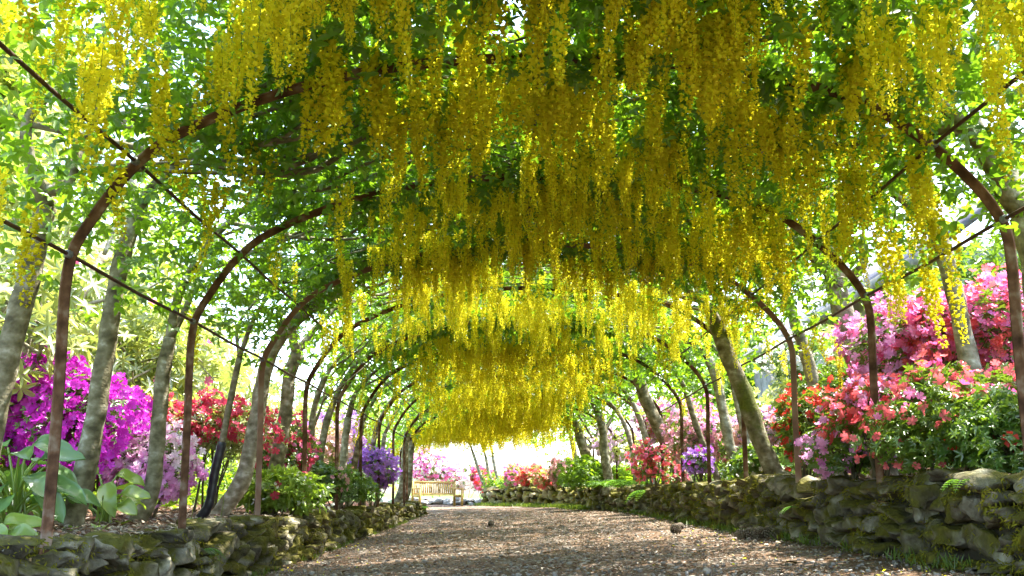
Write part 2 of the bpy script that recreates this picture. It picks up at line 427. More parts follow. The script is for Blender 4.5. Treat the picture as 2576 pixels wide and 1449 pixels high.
# ------------------------------------------------------------------ dry stone walls
def rock_tpl(n=5):
    pts, faces, idx = [], [], {}
    def vid(p):
        k = tuple(np.round(p, 5))
        if k not in idx:
            idx[k] = len(pts); pts.append(p)
        return idx[k]
    for ax in range(3):
        for sgn in (-1, 1):
            for i in range(n):
                for j in range(n):
                    q = []
                    for (a, b) in ((i, j), (i + 1, j), (i + 1, j + 1), (i, j + 1)):
                        p = np.zeros(3); p[ax] = sgn; p[(ax + 1) % 3] = -1 + 2 * a / n; p[(ax + 2) % 3] = -1 + 2 * b / n
                        q.append(vid(p))
                    faces.append(tuple(q if sgn > 0 else q[::-1]))
    P = np.array(pts)
    P = P / (np.sum(np.abs(P) ** 12, axis=1) ** (1 / 12.0))[:, None]
    return P, faces
RP, RF = rock_tpl(6)
def add_rock(g, c, size, rot, seed, keep=None):
    P = RP.copy()
    r = np.random.default_rng(seed)
    for _ in range(9):                       # chip flat facets off
        n = nrm(r.normal(size=3)); d = r.uniform(0.58, 0.95)
        h = P @ n - d
        P = P - np.where(h > 0, h, 0)[:, None] * n[None, :] * 1.0
    P = P * (1 + 0.09 * (vnoise(P * 1.6 + seed * 3.1, seed % 97)[:, None] - 0.5) * 2)
    P = P * np.asarray(size) / 2
    P = P + 0.020 * (np.stack([vnoise(P * 22 + seed, 1), vnoise(P * 22 + seed, 2), vnoise(P * 22 + seed, 3)], 1) - 0.5) * 2
    ca, sa = math.cos(rot[2]), math.sin(rot[2])
    t = rot[0]                               # lean in the wall plane (about the through-wall axis x)
    Pt = np.stack([P[:, 0], P[:, 1] * math.cos(t) - P[:, 2] * math.sin(t), P[:, 1] * math.sin(t) + P[:, 2] * math.cos(t)], 1)
    Pr = np.stack([Pt[:, 0] * ca - Pt[:, 1] * sa, Pt[:, 0] * sa + Pt[:, 1] * ca, Pt[:, 2]], 1)
    g.add(Pr + c, RF)
    if keep is not None:
        keep.append(Pr + c); keep.append(Pr)

def stone_wall(label, curve, bot, top, inward, mat, big=1.0, batter=0.10, name='dry_stone_wall', seed=1, moss_n=0):
    """curve(t)->(x,y) face line, t in metres; inward = +1 where the body lies on the +x side"""
    w = thing(name, label, 'wall', group='dry stone walls along the path')
    g = Geo()
    L = curve['len']; f = curve['f']
    r = np.random.default_rng(seed)
    level = np.zeros(int(L / 0.05) + 4)
    count = 0
    anchors = []
    for row in range(14):
        t = -0.1 * r.random()
        while t < L:
            k = int(np.clip(t / 0.05, 0, len(level) - 1))
            x, y, hx, hy = f(min(t, L))
            hgt = top(x, y) - bot(x, y) + 0.03
            w_ = big * r.choice([0.14, 0.2, 0.26, 0.34, 0.46], p=[0.25, 0.3, 0.25, 0.14, 0.06]) * r.uniform(0.85, 1.15)
            h_ = big * r.choice([0.07, 0.11, 0.15, 0.20]) * r.uniform(0.85, 1.15)
            k2 = int(np.clip((t + w_) / 0.05, 0, len(level) - 1))
            z0 = float(np.mean(level[k:k2 + 1]))
            if z0 < hgt - 0.04:
                last = z0 + h_ > hgt - 0.03
                zc = z0 + h_ / 2
                if last:
                    h_ = max(0.09, hgt - z0 + r.uniform(-0.02, 0.05)); zc = z0 + h_ / 2
                frac = zc / max(hgt, 0.1)
                dep = r.uniform(0.24, 0.34) + (0.1 if last else 0)
                off = inward * (dep / 2 - 0.07 + batter * (frac - 1.0) + r.uniform(-0.05, 0.05))
                nx, ny = hy, -hx                      # to the right of travel
                tt = t + w_ / 2
                x, y, hx, hy = f(min(tt, L))
                nx, ny = hy, -hx
                c = np.array([x + nx * off, y + ny * off, bot(x, y) + zc - 0.02])
                ang = math.atan2(-hx, hy)
                add_rock(g, c, (dep, w_ * 1.0, h_ * 1.04), (r.normal(0, 0.22), 0, ang + r.normal(0, 0.16)), int(seed * 1000 + count), anchors)
                count += 1
                level[k:k2 + 1] = z0 + h_
            t += w_ * 0.97
    g.build('stonework', mat, w, False)
    if moss_n:
        A = np.concatenate(anchors[0::2]); D = np.concatenate(anchors[1::2])
        mid = f(L / 2); out = -inward * np.array([mid[3], -mid[2], 0])
        ok = (nrm(D) @ (out * 0.8 + np.array([0, 0, 0.6])) > 0.25) & (vnoise(A * 4.0, 31) * 0.6 + vnoise(A * 11.0, 32) * 0.4 > 0.50)
        A, D = A[ok], nrm(D[ok])
        pick = r.choice(len(A), moss_n)
        A, D = A[pick] + r.normal(0, 0.012, (moss_n, 3)), D[pick]
        mg = Geo()
        mg.spread(leaflet(w=0.13, fold=0.02, droop=0.1), A, D * 0.5 + np.array([0, 0, -0.55]) + r.normal(0, 0.45, (moss_n, 3)), D + r.normal(0, 0.4, (moss_n, 3)), r.uniform(0.012, 0.034, moss_n))
        tag(mg.build('moss', M['moss'], w), kind='stuff')
    b = Geo()
    ts = np.linspace(0, L, int(L / 0.4) + 2)
    V, F = [], []
    for t in ts:
        x, y, hx, hy = f(t)
        nx, ny = hy, -hx
        for o_, z in ((0.05, bot(x, y) - 0.1), (0.09, top(x, y) - 0.06), (0.40, top(x, y) - 0.07), (0.42, bot(x, y) - 0.1)):
            V.append((x + nx * o_ * inward, y + ny * o_ * inward, z))
    for i in range(len(ts) - 1):
        for j in range(3):
            F.append((i * 4 + j, i * 4 + j + 1, i * 4 + 4 + j + 1, i * 4 + 4 + j))
    b.add(V, F)
    b.build('earth_core', M['gap_earth'], w)
    return w

def line_curve(pts):
    P = smooth_path(np.array(pts, float), 10)
    S = np.concatenate([[0], np.cumsum(np.linalg.norm(np.diff(P, axis=0), axis=1))])
    T = nrm(np.gradient(P, axis=0))
    def f(t):
        x = np.interp(t, S, P[:, 0]); y = np.interp(t, S, P[:, 1])
        a = np.interp(t, S, T[:, 0]); b_ = np.interp(t, S, T[:, 1]); n = math.hypot(a, b_)
        return float(x), float(y), a / n, b_ / n
    return {'len': S[-1], 'f': f}
ltop = lambda x, y: 0.47 + 0.03 * math.sin(y * 1.7)
rtop = lambda x, y: 0.83 - 0.05 * max(0, min(1, (8 - y) / 3)) + 0.03 * math.sin(y * 1.3 + 1)
gzf = lambda x, y: float(gz(x, y))
stone_wall('low mossy dry stone wall with rusty posts set in it, left edge of the path', line_curve([(XL, 3.2), (XL, 8), (XL, 14), (XL, 20), (XL + 0.02, 24.8)]), gzf, ltop, -1, M['stone'], 0.86, seed=1, moss_n=14000)
stone_wall('taller mossy dry stone wall holding up the azalea bank, right edge of the path', line_curve([(XR, 3.4), (XR, 8), (XR - 0.04, 14), (XR - 0.02, 19), (XR - 0.2, 21.5), (XR - 0.42, 23.5)]), gzf, rtop, 1, M['stone'], 0.84, batter=0.05, seed=2, moss_n=36000)
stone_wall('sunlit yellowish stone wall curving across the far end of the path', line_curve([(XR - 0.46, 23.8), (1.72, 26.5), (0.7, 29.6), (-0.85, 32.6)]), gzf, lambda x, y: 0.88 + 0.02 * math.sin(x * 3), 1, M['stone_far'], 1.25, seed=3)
stone_wall('low grey block wall behind the bench, end of the path', line_curve([(-0.95, 33.6), (-2.2, 34.2), (-4.5, 34.6)]), gzf, lambda x, y: 0.55, 1, M['masonry'], 1.5, seed=4)

# ------------------------------------------------------------------ iron arches and rods
Y0, DY = 5.0, 2.04
NARCH = 11
LP = [(118, 1415), (145, 1000), (155, 760), (165, 690), (175, 640), (194, 600), (220, 562), (265, 497), (320, 430), (380, 375), (425, 345), (500, 308), (565, 280), (650, 249), (750, 216), (850, 192), (960, 168), (1150, 147)]
RPX = [(1352, 140), (1560, 146), (1715, 157), (1950, 192), (2100, 226), (2185, 258), (2280, 315), (2364, 378), (2434, 440), (2489, 500), (2524, 555), (2544, 605), (2555, 724), (2564, 850), (2573, 1010)]
prof = np.array([U(px, py, Y0)[[0, 2]] for px, py in LP + RPX])
prof[0] = [prof[1][0], 0.30]
prof[-1, 0] = prof[-2, 0]
prof = np.vstack([prof, [prof[-1, 0], 0.62]])
iL, iR = 4, len(LP) + 10                 # rod heights on either side
PX = smooth_path(np.stack([prof[:, 0], 0 * prof[:, 0], prof[:, 1]], 1), 5)[:, [0, 2]]
for _ in range(14):
    PX[1:-1] = PX[1:-1] * 0.5 + 0.25 * (PX[:-2] + PX[2:])
jL, jR = iL * 5, iR * 5
SP = PX[jL - 4:jR + 5]                   # canopy section, from spring to spring
SS = np.concatenate([[0], np.cumsum(np.linalg.norm(np.diff(SP, axis=0), axis=1))]); SLEN = SS[-1]; SS = SS / SLEN
ST = nrm(np.gradient(SP, axis=0))
def drop(y):                              # path climbs, arch crowns keep level; slightly lower at the end
    y = np.asarray(y, float)
    return -0.007 * np.maximum(0, y - 12) - 0.05 * np.maximum(0, y - 21)
def surf(s, y, off=0.0):
    s = np.clip(s, 0, 1)
    x = np.interp(s, SS, SP[:, 0]); z = np.interp(s, SS, SP[:, 1])
    tx = np.interp(s, SS, ST[:, 0]); tz = np.interp(s, SS, ST[:, 1])
    n = np.sqrt(tx * tx + tz * tz)
    x = x - tz / n * off; z = z + tx / n * off
    return np.stack([x + bend(y), y + 0 * x, z + drop(y) * np.clip((z - 1.2) / 1.5, 0, 1)], -1), np.stack([-tz / n, 0 * x, tx / n], -1)

SEC = [(-0.027, 0.010), (0.027, 0.010), (0.027, 0.0), (0.006, -0.003), (0.006, -0.036), (-0.006, -0.036), (-0.006, -0.003), (-0.027, 0.0)]  # T bar: along y, along normal
def sweep(g, P2, y, sec, mat=0):
    T = nrm(np.gradient(P2, axis=0))
    Nn = np.stack([-T[:, 1], T[:, 0]], 1)          # outward (up) normal
    V = []
    for p, n in zip(P2, Nn):
        for (a, b) in sec:
            V.append((p[0] + n[0] * b + bend(y), y + a, p[1] + n[1] * b + float(drop(y)) * max(0, min(1, (p[1] - 1.2) / 1.5))))
    k = len(sec); F = []
    for i in range(len(P2) - 1):
        for j in range(k):
            F.append((i * k + j, (i + 1) * k + j, (i + 1) * k + (j + 1) % k, i * k + (j + 1) % k))
    F.append(tuple(range(k)))
    F.append(tuple((len(P2) - 1) * k + j for j in range(k))[::-1])
    g.add(V, F, mat)
ORD = ['nearest', 'second', 'third', 'fourth', 'fifth', 'sixth', 'seventh', 'eighth', 'ninth', 'tenth', 'eleventh', 'twelfth']
RODS = [jL, jL + 22, len(LP) * 5, iR * 5 - 16, jR]
for i in range(NARCH):
    y = Y0 + DY * i
    rr = np.random.default_rng(50 + i)
    lab = {0: 'rusty iron arch nearest the camera, its left foot beside the big blue-green hosta',
           1: 'rusty iron arch second from the camera, its left post between two leaning grey trunks',
           2: 'paler rusty arch third from the camera, a pale trunk bent along its left shoulder'}.get(i, ORD[i] + ' rusty iron arch of the tunnel counted from the camera')
    a = thing('iron_arch', lab, 'arch', group='rusty iron arches of the flower tunnel')
    P = PX + (vnoise(np.stack([PX[:, 0] * 0.9, PX[:, 1] * 0.9, np.full(len(PX), i * 7.3)], 1), 3)[:, None] - 0.5) * 0.03 * (i > 0)
    mt = M['rust_pale'] if i == 2 else M['rust']
    for seg, nm in ((P[:jL + 1], 'post'), (P[jL:jR + 1], 'arch_bar'), (P[jR:], 'post')):
        g = Geo(); sweep(g, seg, y, SEC); g.build(nm, mt, a)
    for q in RODS[:2] + RODS[3:]:
        g = Geo()
        c = P[q]
        n2 = np.array([-1, 0]) if q < 60 else np.array([1, 0])
        cc = np.array([c[0] + bend(y), y, c[1] + float(drop(y)) * max(0, min(1, (c[1] - 1.2) / 1.5))])
        g.tube([cc + (0, -0.045, 0), cc + (0, -0.03, 0), cc + (0, 0.03, 0), cc + (0, 0.045, 0)], [0.016, 0.022, 0.022, 0.016], 8)
        g.build('clamp', M['clamp'], a)
RL = ['thin iron rod joining the arches at head height along the left posts', 'thin iron rod joining the arches over the left shoulder of the tunnel',
      'thin dark iron ridge rod along the crown of the tunnel among the hanging flowers', 'thin iron rod joining the arches over the right shoulder of the tunnel',
      'thin iron rod joining the arches along the right posts above the azaleas']
for q, lab in zip(RODS, RL):
    g = Geo()
    yy = np.linspace(2.0, Y0 + DY * (NARCH - 1), 60)
    p = PX[q]
    off = -0.045 if q == RODS[2] else 0.0
    pts = np.stack([p[0] + bend(yy), yy, p[1] + off + drop(yy) * max(0, min(1, (p[1] - 1.2) / 1.5)) - 0.012 * np.sin((yy - Y0) / DY * math.pi) ** 2], 1)
    g.tube(pts, 0.0105, 6)
    tag(g.build('tie_rod', M['rod'], None, True), lab, 'rod', 'iron rods tying the arches together')

# ------------------------------------------------------------------ leaf and flower templates
LEAF1 = leaflet()
LEAFN = leaflet(w=0.10, fold=0.03, droop=0.15)
LEAFB = leaflet(w=0.17, fold=0.05, droop=0.2)
def multi(angs, ln=1.0, w=0.21, start=0.0, tilt=0.0):
    V, F = [np.zeros((1, 3))], []
    n = 1
    for k, a in enumerate(angs):
        v, f = leaflet(0, 0, 0, ln * (1 - 0.12 * (k % 2)), w)
        v = v.copy(); v[:, 2] += tilt * v[:, 0]
        ca, sa = math.cos(a), math.sin(a)
        v = np.stack([v[:, 0] * ca - v[:, 1] * sa, v[:, 0] * sa + v[:, 1] * ca, v[:, 2]], 1)
        V.append(v[1:])
        F += [tuple(0 if i == 0 else i - 1 + n for i in q) for q in f]
        n += 5
    return np.concatenate(V), F
TRIFOL = multi([0, R(75), R(-75)], 1.0, 0.24)
ROSETTE = multi([R(a) for a in (0, 62, 121, 185, 247, 305)], 1.0, 0.16, tilt=0.18)
SPRIG = multi([R(a) for a in (0, 48, -52, 100, -110)], 1.0, 0.2, tilt=0.05)
def flower_tpl(n=5):
    V, F = [(0, 0, -0.35)], []
    for k in range(n):
        a = 2 * math.pi * k / n
        h = math.pi / n * 0.92
        s = len(V)
        V += [(0.55 * math.cos(a - h), 0.55 * math.sin(a - h), 0.02), (0.94 * math.cos(a - h * 0.62), 0.94 * math.sin(a - h * 0.62), 0.20), (1.0 * math.cos(a + h * 0.62), 1.0 * math.sin(a + h * 0.62), 0.12), (0.55 * math.cos(a + h), 0.55 * math.sin(a + h), 0.02)]
        F += [(0, s, s + 1), (0, s + 1, s + 2), (0, s + 2, s + 3)]
    return np.array(V), F
FLOWER = flower_tpl()
SIMPLE_FLOWER = (np.array([(0, 0, -0.3), (1, 0.1, 0.1), (0.3, 0.95, 0.1), (-0.8, 0.6, 0.1), (-0.8, -0.6, 0.1), (0.3, -0.95, 0.1)]), [(0, 1, 2), (0, 2, 3), (0, 3, 4), (0, 4, 5), (0, 5, 1)])

# one pea flower: raised banner petal, wings and keel
FLORET = (np.array([(0, 0, 0), (0.25, 0.42, 0.35), (0.35, 0.30, 0.85), (0.30, -0.30, 0.85), (0.25, -0.42, 0.35),
                    (0.35, 0.22, -0.05), (0.95, 0.10, 0.12), (0.95, -0.10, 0.12), (0.35, -0.22, -0.05)]),
          [(0, 1, 2), (0, 2, 3), (0, 3, 4), (0, 5, 6), (0, 6, 7), (0, 7, 8)])
FLORET_S = (np.array([(0, 0, 0), (0.3, 0.4, 0.5), (0.75, 0.0, 0.75), (0.3, -0.4, 0.5), (0.95, 0.0, 0.05)]), [(0, 1, 2, 3), (0, 1, 4), (0, 4, 3)])
def raceme_geo(length, nfl, r, floret=FLORET, stalk=True, fs=0.024):
    g = Geo()
    t = (np.arange(nfl) + r.uniform(-0.4, 0.4, nfl)) / nfl
    t = np.clip(t, 0, 1)
    sway = r.normal(0, 0.035, 2)
    stem = lambda q: np.stack([sway[0] * q * q, sway[1] * q * q, -length * (0.08 + 0.92 * q)], -1)
    P = stem(t)
    a = np.arange(nfl) * 2.4 + r.uniform(0, 0.9, nfl)
    out = np.stack([np.cos(a), np.sin(a), np.full(nfl, -0.25) + r.normal(0, 0.25, nfl)], 1)
    ped = 0.022 * (1.15 - 0.75 * t) * r.uniform(0.7, 1.3, nfl)
    pos = P + nrm(out) * ped[:, None]
    Zv = np.tile([0, 0, 1.0], (nfl, 1)) + r.normal(0, 0.35, (nfl, 3))
    g.spread(floret, pos, out + r.normal(0, 0.25, (nfl, 3)), Zv, fs * (1.12 - 0.6 * t ** 2) * r.uniform(0.85, 1.15, nfl))
    if stalk:
        q = np.linspace(0, 1, 6)
        st = np.vstack([[0, 0, 0], stem(q)])
        g.tube(st, np.linspace(0.0022, 0.001, 7), 3, 1, False)
    return g
RVAR = []
rr = np.random.default_rng(3)
for k in range(10):
    L = [0.27, 0.32, 0.38, 0.42, 0.45, 0.34, 0.40, 0.43, 0.23, 0.50][k]
    RVAR.append(raceme_geo(L, int(L * 250), rr).mesh('flower_raceme', [M['laburnum_flower'], M['stalk']]))
FARV = []
for k in range(5):
    L = [0.36, 0.42, 0.50, 0.40, 0.46][k]
    g = raceme_geo(L, int(L * 150), rr, FLORET_S, False, 0.034)
    FARV.append((np.concatenate(g.v), np.concatenate(g.l), np.concatenate(g.t)))
def far_raceme(G, kinds, pos, scale, rot):
    for k in range(len(FARV)):
        sel = kinds == k
        if not sel.any(): continue
        v, l, t = FARV[k]
        faces = []; s = 0
        for n in t:
            faces.append(tuple(l[s:s + n])); s += n
        m = sel.sum()
        X = np.stack([np.cos(rot[sel]), np.sin(rot[sel]), np.zeros(m)], 1)
        G.spread((v, faces), pos[sel], X, np.tile([0, 0, 1.0], (m, 1)), scale[sel])

# ------------------------------------------------------------------ laburnum trees
def limb_tube(g, pts, r0, r1, n=8, bump=0.12, seed=0, per=5):
    P = smooth_path(pts, per)
    g.tube(P, np.linspace(r0, r1, len(P)), n, 0, True, bump, seed)

TREES = []
def T(side, d, trunk, forks, r0, r1, label, mat='bark', guard=None):
    TREES.append(dict(side=side, d=d, trunk=trunk, forks=forks, r0=r0, r1=r1, label=label, mat=mat, guard=guard))
GR = 'laburnum trees trained over the arches'
# left row
T(-1, 5.9, [(-72, 1350), (-30, 1110), (18, 900), (60, 742), (95, 600), (118, 520)], [[(118, 520), (92, 462), (74, 400), (68, 310), (120, 240)], [(118, 520), (150, 460), (195, 395), (290, 320), (420, 240)], [(95, 462), (150, 480), (190, 420), (180, 300)]], 0.082, 0.062, 'grey laburnum trunk leaning at the left edge of the picture, in front of magenta flowers')
T(-1, 6.75, [(182, 1315), (215, 1185), (247, 1000), (270, 860), (292, 720), (322, 600), (350, 540)], [[(350, 540), (385, 470), (470, 400), (600, 330)], [(318, 605), (338, 500), (330, 420), (390, 330)]], 0.078, 0.05, 'smooth laburnum trunk rising between magenta azalea and the nearest left post')
T(-1, 7.8, [(342, 1320), (382, 1235), (398, 1080), (410, 940), (428, 850)], [[(428, 850), (448, 750), (505, 640), (575, 560), (680, 470)], [(425, 860), (470, 770), (500, 690), (540, 600)]], 0.07, 0.05, 'laburnum with mossy foot and forked trunk behind the pale pink azalea')
T(-1, 9.0, [(500, 1310), (526, 1268), (540, 1190), (556, 1125), (577, 1020), (602, 900)], [[(602, 900), (640, 800), (700, 715), (780, 640)], [(602, 900), (598, 820), (650, 740), (660, 640)]], 0.034, 0.028, 'young thin laburnum with a black guard wrapped round its foot', guard=4)
T(-1, 9.9, [(548, 1298), (608, 1210), (640, 1085), (655, 1000), (668, 930), (692, 870), (742, 808), (805, 758), (880, 715)], [[(742, 808), (800, 720), (900, 640), (1000, 560)]], 0.088, 0.06, 'pale stout laburnum bending along the left shoulder of the third arch', mat='bark_pale')
T(-1, 11.2, [(668, 1290), (694, 1180), (718, 1040), (728, 950), (746, 890)], [[(746, 890), (735, 830), (760, 740), (850, 650)], [(746, 890), (790, 830), (850, 770), (940, 690)]], 0.088, 0.07, 'thick forked laburnum behind the fourth left post')
T(-1, 12.6, [(768, 1262), (776, 1180), (784, 1080), (792, 1020), (815, 950)], [[(792, 1020), (830, 930), (900, 850)], [(776, 1110), (812, 1010), (818, 960)]], 0.05, 0.035, 'thin dark laburnum with a low side branch, between the fourth and fifth left posts', mat='bark')
T(-1, 13.6, [(792, 1275), (806, 1150), (822, 1060), (852, 980)], [[(852, 980), (900, 910), (980, 850)]], 0.055, 0.045, 'laburnum leaning right just in front of the fifth left post')
T(-1, 15.0, [(838, 1285), (858, 1250), (866, 1130), (876, 1050)], [[(876, 1050), (900, 980), (980, 900)]], 0.065, 0.055, 'laburnum with a swept foot just behind the fifth left post', mat='bark_pale')
T(-1, 16.6, [(880, 1240), (895, 1150), (912, 1060)], [[(912, 1060), (960, 980), (1040, 920)]], 0.06, 0.045, 'slim laburnum just before the sixth left post')
T(-1, 18.2, [(915, 1240), (932, 1150), (948, 1070)], [[(948, 1070), (990, 1000), (1060, 950)]], 0.06, 0.045, 'slim laburnum rising through the purple azalea at the seventh left post')
T(-1, 20.2, [(950, 1245), (958, 1170), (968, 1090)], [[(968, 1090), (1010, 1020), (1080, 980)]], 0.06, 0.045, 'slim laburnum behind the purple azalea near the far end of the left row')
T(-1, 22.4, [(1000, 1262), (1012, 1225), (1018, 1150), (1026, 1080)], [[(1026, 1080), (1060, 1040), (1110, 1010)]], 0.09, 0.07, 'stout laburnum with flared foot second from the far end of the left row')
T(-1, 24.4, [(1010, 1268), (1026, 1235), (1032, 1160), (1038, 1090)], [[(1038, 1090), (1065, 1050), (1120, 1020)]], 0.09, 0.07, 'stout laburnum with flared foot at the far end of the left row')
# right row
T(1, 5.4, [(2660, 1130), (2625, 800), (2600, 640), (2575, 545)], [[(2575, 545), (2520, 470), (2480, 390), (2430, 320), (2340, 240)], [(2575, 545), (2560, 470), (2520, 390), (2470, 330), (2420, 200)]], 0.09, 0.075, 'thick forked laburnum at the right edge of the picture, behind the nearest arch', mat='bark_pale')
T(1, 7.0, [(2465, 1110), (2442, 930), (2412, 780), (2388, 690), (2366, 610), (2335, 550)], [[(2335, 550), (2270, 500), (2200, 450), (2080, 380)], [(2340, 560), (2345, 470), (2300, 390)]], 0.072, 0.055, 'laburnum rising out of the coral and pink azaleas by the nearest right post', mat='bark_pale')
T(1, 8.8, [(2218, 1160), (2182, 990), (2142, 860), (2108, 740), (2090, 640)], [[(2095, 690), (2055, 650), (2000, 600), (1920, 540)], [(2090, 640), (2080, 570), (2040, 480), (1960, 420)], [(2105, 720), (2150, 690), (2172, 660), (2165, 620), (2130, 600)]], 0.112, 0.088, 'thickest pale laburnum with a round knot scar, beside the second right post', mat='bark_pale')
T(1, 10.4, [(2092, 1130), (2056, 1005), (2030, 900), (1997, 800), (1972, 735)], [[(1972, 735), (1930, 670), (1860, 600)], [(1975, 745), (1985, 690), (1950, 620)]], 0.075, 0.058, 'pale laburnum leaning left behind the third right post', mat='bark_pale')
T(1, 10.6, [(1990, 1222), (1948, 1185), (1902, 1080), (1872, 990), (1842, 920), (1815, 850), (1802, 815)], [[(1802, 815), (1785, 780), (1763, 758), (1700, 690)], [(1806, 830), (1812, 780), (1808, 740), (1770, 660)], [(1815, 850), (1838, 830), (1852, 800), (1850, 760)]], 0.105, 0.082, 'big bare laburnum with a swept foot and three cut limbs, leaning over the right wall', mat='bark_moss')
T(1, 12.9, [(1868, 1198), (1840, 1135), (1822, 1050), (1806, 970), (1782, 900)], [[(1782, 900), (1730, 830), (1660, 770)]], 0.075, 0.06, 'curved pale laburnum on the wall top between the fourth and fifth right posts', mat='bark_pale')
T(1, 13.2, [(1915, 1200), (1882, 1120), (1862, 1040), (1845, 960)], [[(1845, 960), (1800, 880), (1740, 820)]], 0.065, 0.05, 'pale laburnum half hidden behind the fourth right post', mat='bark_pale')
T(1, 15.0, [(1800, 1190), (1770, 1120), (1745, 1050), (1725, 980)], [[(1725, 980), (1690, 920), (1640, 880)]], 0.055, 0.045, 'slender laburnum behind dusky pink azaleas by the sixth right post')
T(1, 17.2, [(1722, 1205), (1690, 1145), (1660, 1080), (1630, 1020), (1606, 955), (1588, 915)], [[(1588, 915), (1550, 880), (1480, 850)], [(1600, 945), (1640, 920), (1650, 890)]], 0.125, 0.10, 'stout laburnum with a bright sunlit patch, leaning over a red azalea', mat='bark')
T(1, 19.0, [(1640, 1190), (1628, 1120), (1612, 1060), (1590, 1010)], [[(1590, 1010), (1550, 960), (1500, 930)]], 0.07, 0.05, 'thin laburnum behind the stout leaning one on the right', mat='bark_pale')
T(1, 21.0, [(1600, 1195), (1590, 1130), (1572, 1070), (1550, 1030)], [[(1550, 1030), (1510, 990), (1450, 960)]], 0.06, 0.045, 'thin curved laburnum above the ferns on the right wall', mat='bark_pale')
T(1, 22.6, [(1530, 1200), (1520, 1140), (1516, 1080), (1505, 1040)], [[(1505, 1040), (1480, 1000), (1420, 970)], [(1516, 1090), (1540, 1050), (1550, 1010)]], 0.11, 0.09, 'gnarled laburnum half in sun behind the fern wall', mat='bark')
T(1, 24.6, [(1512, 1222), (1490, 1180), (1472, 1140), (1456, 1090)], [[(1456, 1090), (1440, 1050), (1400, 1020)], [(1472, 1140), (1495, 1110), (1505, 1080)]], 0.15, 0.12, 'gnarled twisted laburnum at the bend of the right wall', mat='bark_moss')
T(1, 26.6, [(1462, 1215), (1450, 1165), (1440, 1110)], [[(1440, 1110), (1425, 1070), (1380, 1040)]], 0.09, 0.07, 'laburnum just past the gnarled one where the wall bends', mat='bark')
T(1, 33.5, [(1222, 1230), (1205, 1185), (1190, 1140)], [[(1190, 1140), (1180, 1115), (1160, 1095)]], 0.07, 0.05, 'small leaning laburnum nearest the bench end in the far sunlight', mat='bark_pale')
T(1, 34.0, [(1243, 1225), (1230, 1190), (1222, 1150)], [[(1222, 1150), (1212, 1120), (1190, 1100)]], 0.07, 0.05, 'middle one of three small leaning laburnums in the far sunlight', mat='bark_pale')
T(1, 33.0, [(1264, 1230), (1248, 1190), (1240, 1150)], [[(1240, 1150), (1235, 1125), (1215, 1105)]], 0.07, 0.05, 'right-hand of three small leaning laburnums in the far sunlight', mat='bark_pale')

# sample leaves and racemes over the whole tunnel, then share them among the trees
def dens_flower(x, y):
    b = np.interp(x, [-2.35, -2.0, -1.6, -1.25, -0.85, -0.4, 0.3, 1.0, 1.7, 2.1, 2.45], [0.02, 0.08, 0.26, 0.55, 0.88, 1.0, 1.0, 0.9, 0.78, 0.55, 0.18])
    near = 0.95 * np.exp(-((x + 1.6) / 0.5) ** 2 - ((y - 4.5) / 0.6) ** 2)
    far = np.clip((y - 12) / 10, 0, 1) * np.interp(x, [-2.35, -1.9, -1.2, 1.6, 2.3], [0.05, 0.20, 0.25, 0.2, 0.05])
    gap = 1 - 0.6 * np.exp(-((x + 1.1) / 0.6) ** 2 - ((y - 6.4) / 0.8) ** 2)
    arch = 1 - 0.92 * np.exp(-((x + 1.45) / 0.75) ** 2 - ((y - 5.3) / 0.45) ** 2)
    deep = 1 - np.clip((y - 11.5) / 2.5, 0, 1) * (1 - np.interp(x, [-1.9, -1.3, 0.7, 1.5, 2.0], [0.4, 1.0, 1.0, 0.35, 0.06]))
    return np.clip(b * gap + near * (y < 4.75) + far, 0, 1.2) * arch * deep
YA, YB = 2.6, 29.0
nC = 120000
cs, cyv = rng.random(nC), rng.uniform(YA, YB, nC)
cp, cn = surf(cs, cyv)
xloc = cp[:, 0] - bend(cyv)
clump = vnoise(np.stack([xloc * 3.0, cyv * 3.0, 0 * cyv], 1), 5) * 0.6 + vnoise(np.stack([xloc * 7.0, cyv * 7.0, 0 * cyv], 1), 6) * 0.4
pk = dens_flower(xloc, cyv) * np.clip((clump - 0.40) * 4.5, 0.015 + 0.55 * np.exp(-((xloc + 1.65) / 0.5) ** 2 - ((cyv - 4.3) / 0.5) ** 2), 1.7)
want = 84.0 * (YB - YA) * SLEN / nC
keep = rng.random(nC) < pk * want * np.interp(cyv, [2.6, 10, 16, 24], [0.92, 0.95, 0.75, 0.8])
print('RACEMES', keep.sum())
rpos, _ = surf(cs[keep], cyv[keep], rng.uniform(-0.02, 0.22, keep.sum()))
ry = cyv[keep]; rs = cs[keep]

def leaf_field(y0, y1, per_m2, seed):
    r = np.random.default_rng(seed)
    n = int(per_m2 * (y1 - y0) * SLEN)
    s, y = r.random(n), r.uniform(y0, y1, n)
    off = 0.85 * r.random(n) ** 1.3 + 0.03 - 0.16 * (r.random(n) < np.interp(s, [0.3, 0.45, 0.8, 0.9], [0.10, 0.28, 0.28, 0.15]))
    p, nn = surf(s, y, off)
    x = p[:, 0] - bend(y)
    c1 = vnoise(np.stack([x * 1.4, y * 1.4, p[:, 2]], 1), 21) * 0.5 + vnoise(np.stack([x * 4, y * 4, p[:, 2] * 4], 1), 22) * 0.5
    edge = np.minimum(np.interp(s, [0, 0.10, 0.2, 1], [0.06, 0.34, 1, 1]), np.interp(s, [0, 0.8, 0.92, 1], [1, 1, 0.42, 0.07]))
    k = r.random(n) < edge * np.clip((c1 - 0.30) * 3.4, 0.05, 1.0)
    return s[k], y[k], p[k], nn[k]
LV = [leaf_field(1.4, 10.0, 2250, 31), leaf_field(10.0, 16.0, 700, 33), leaf_field(16.0, 29.2, 420, 32)]
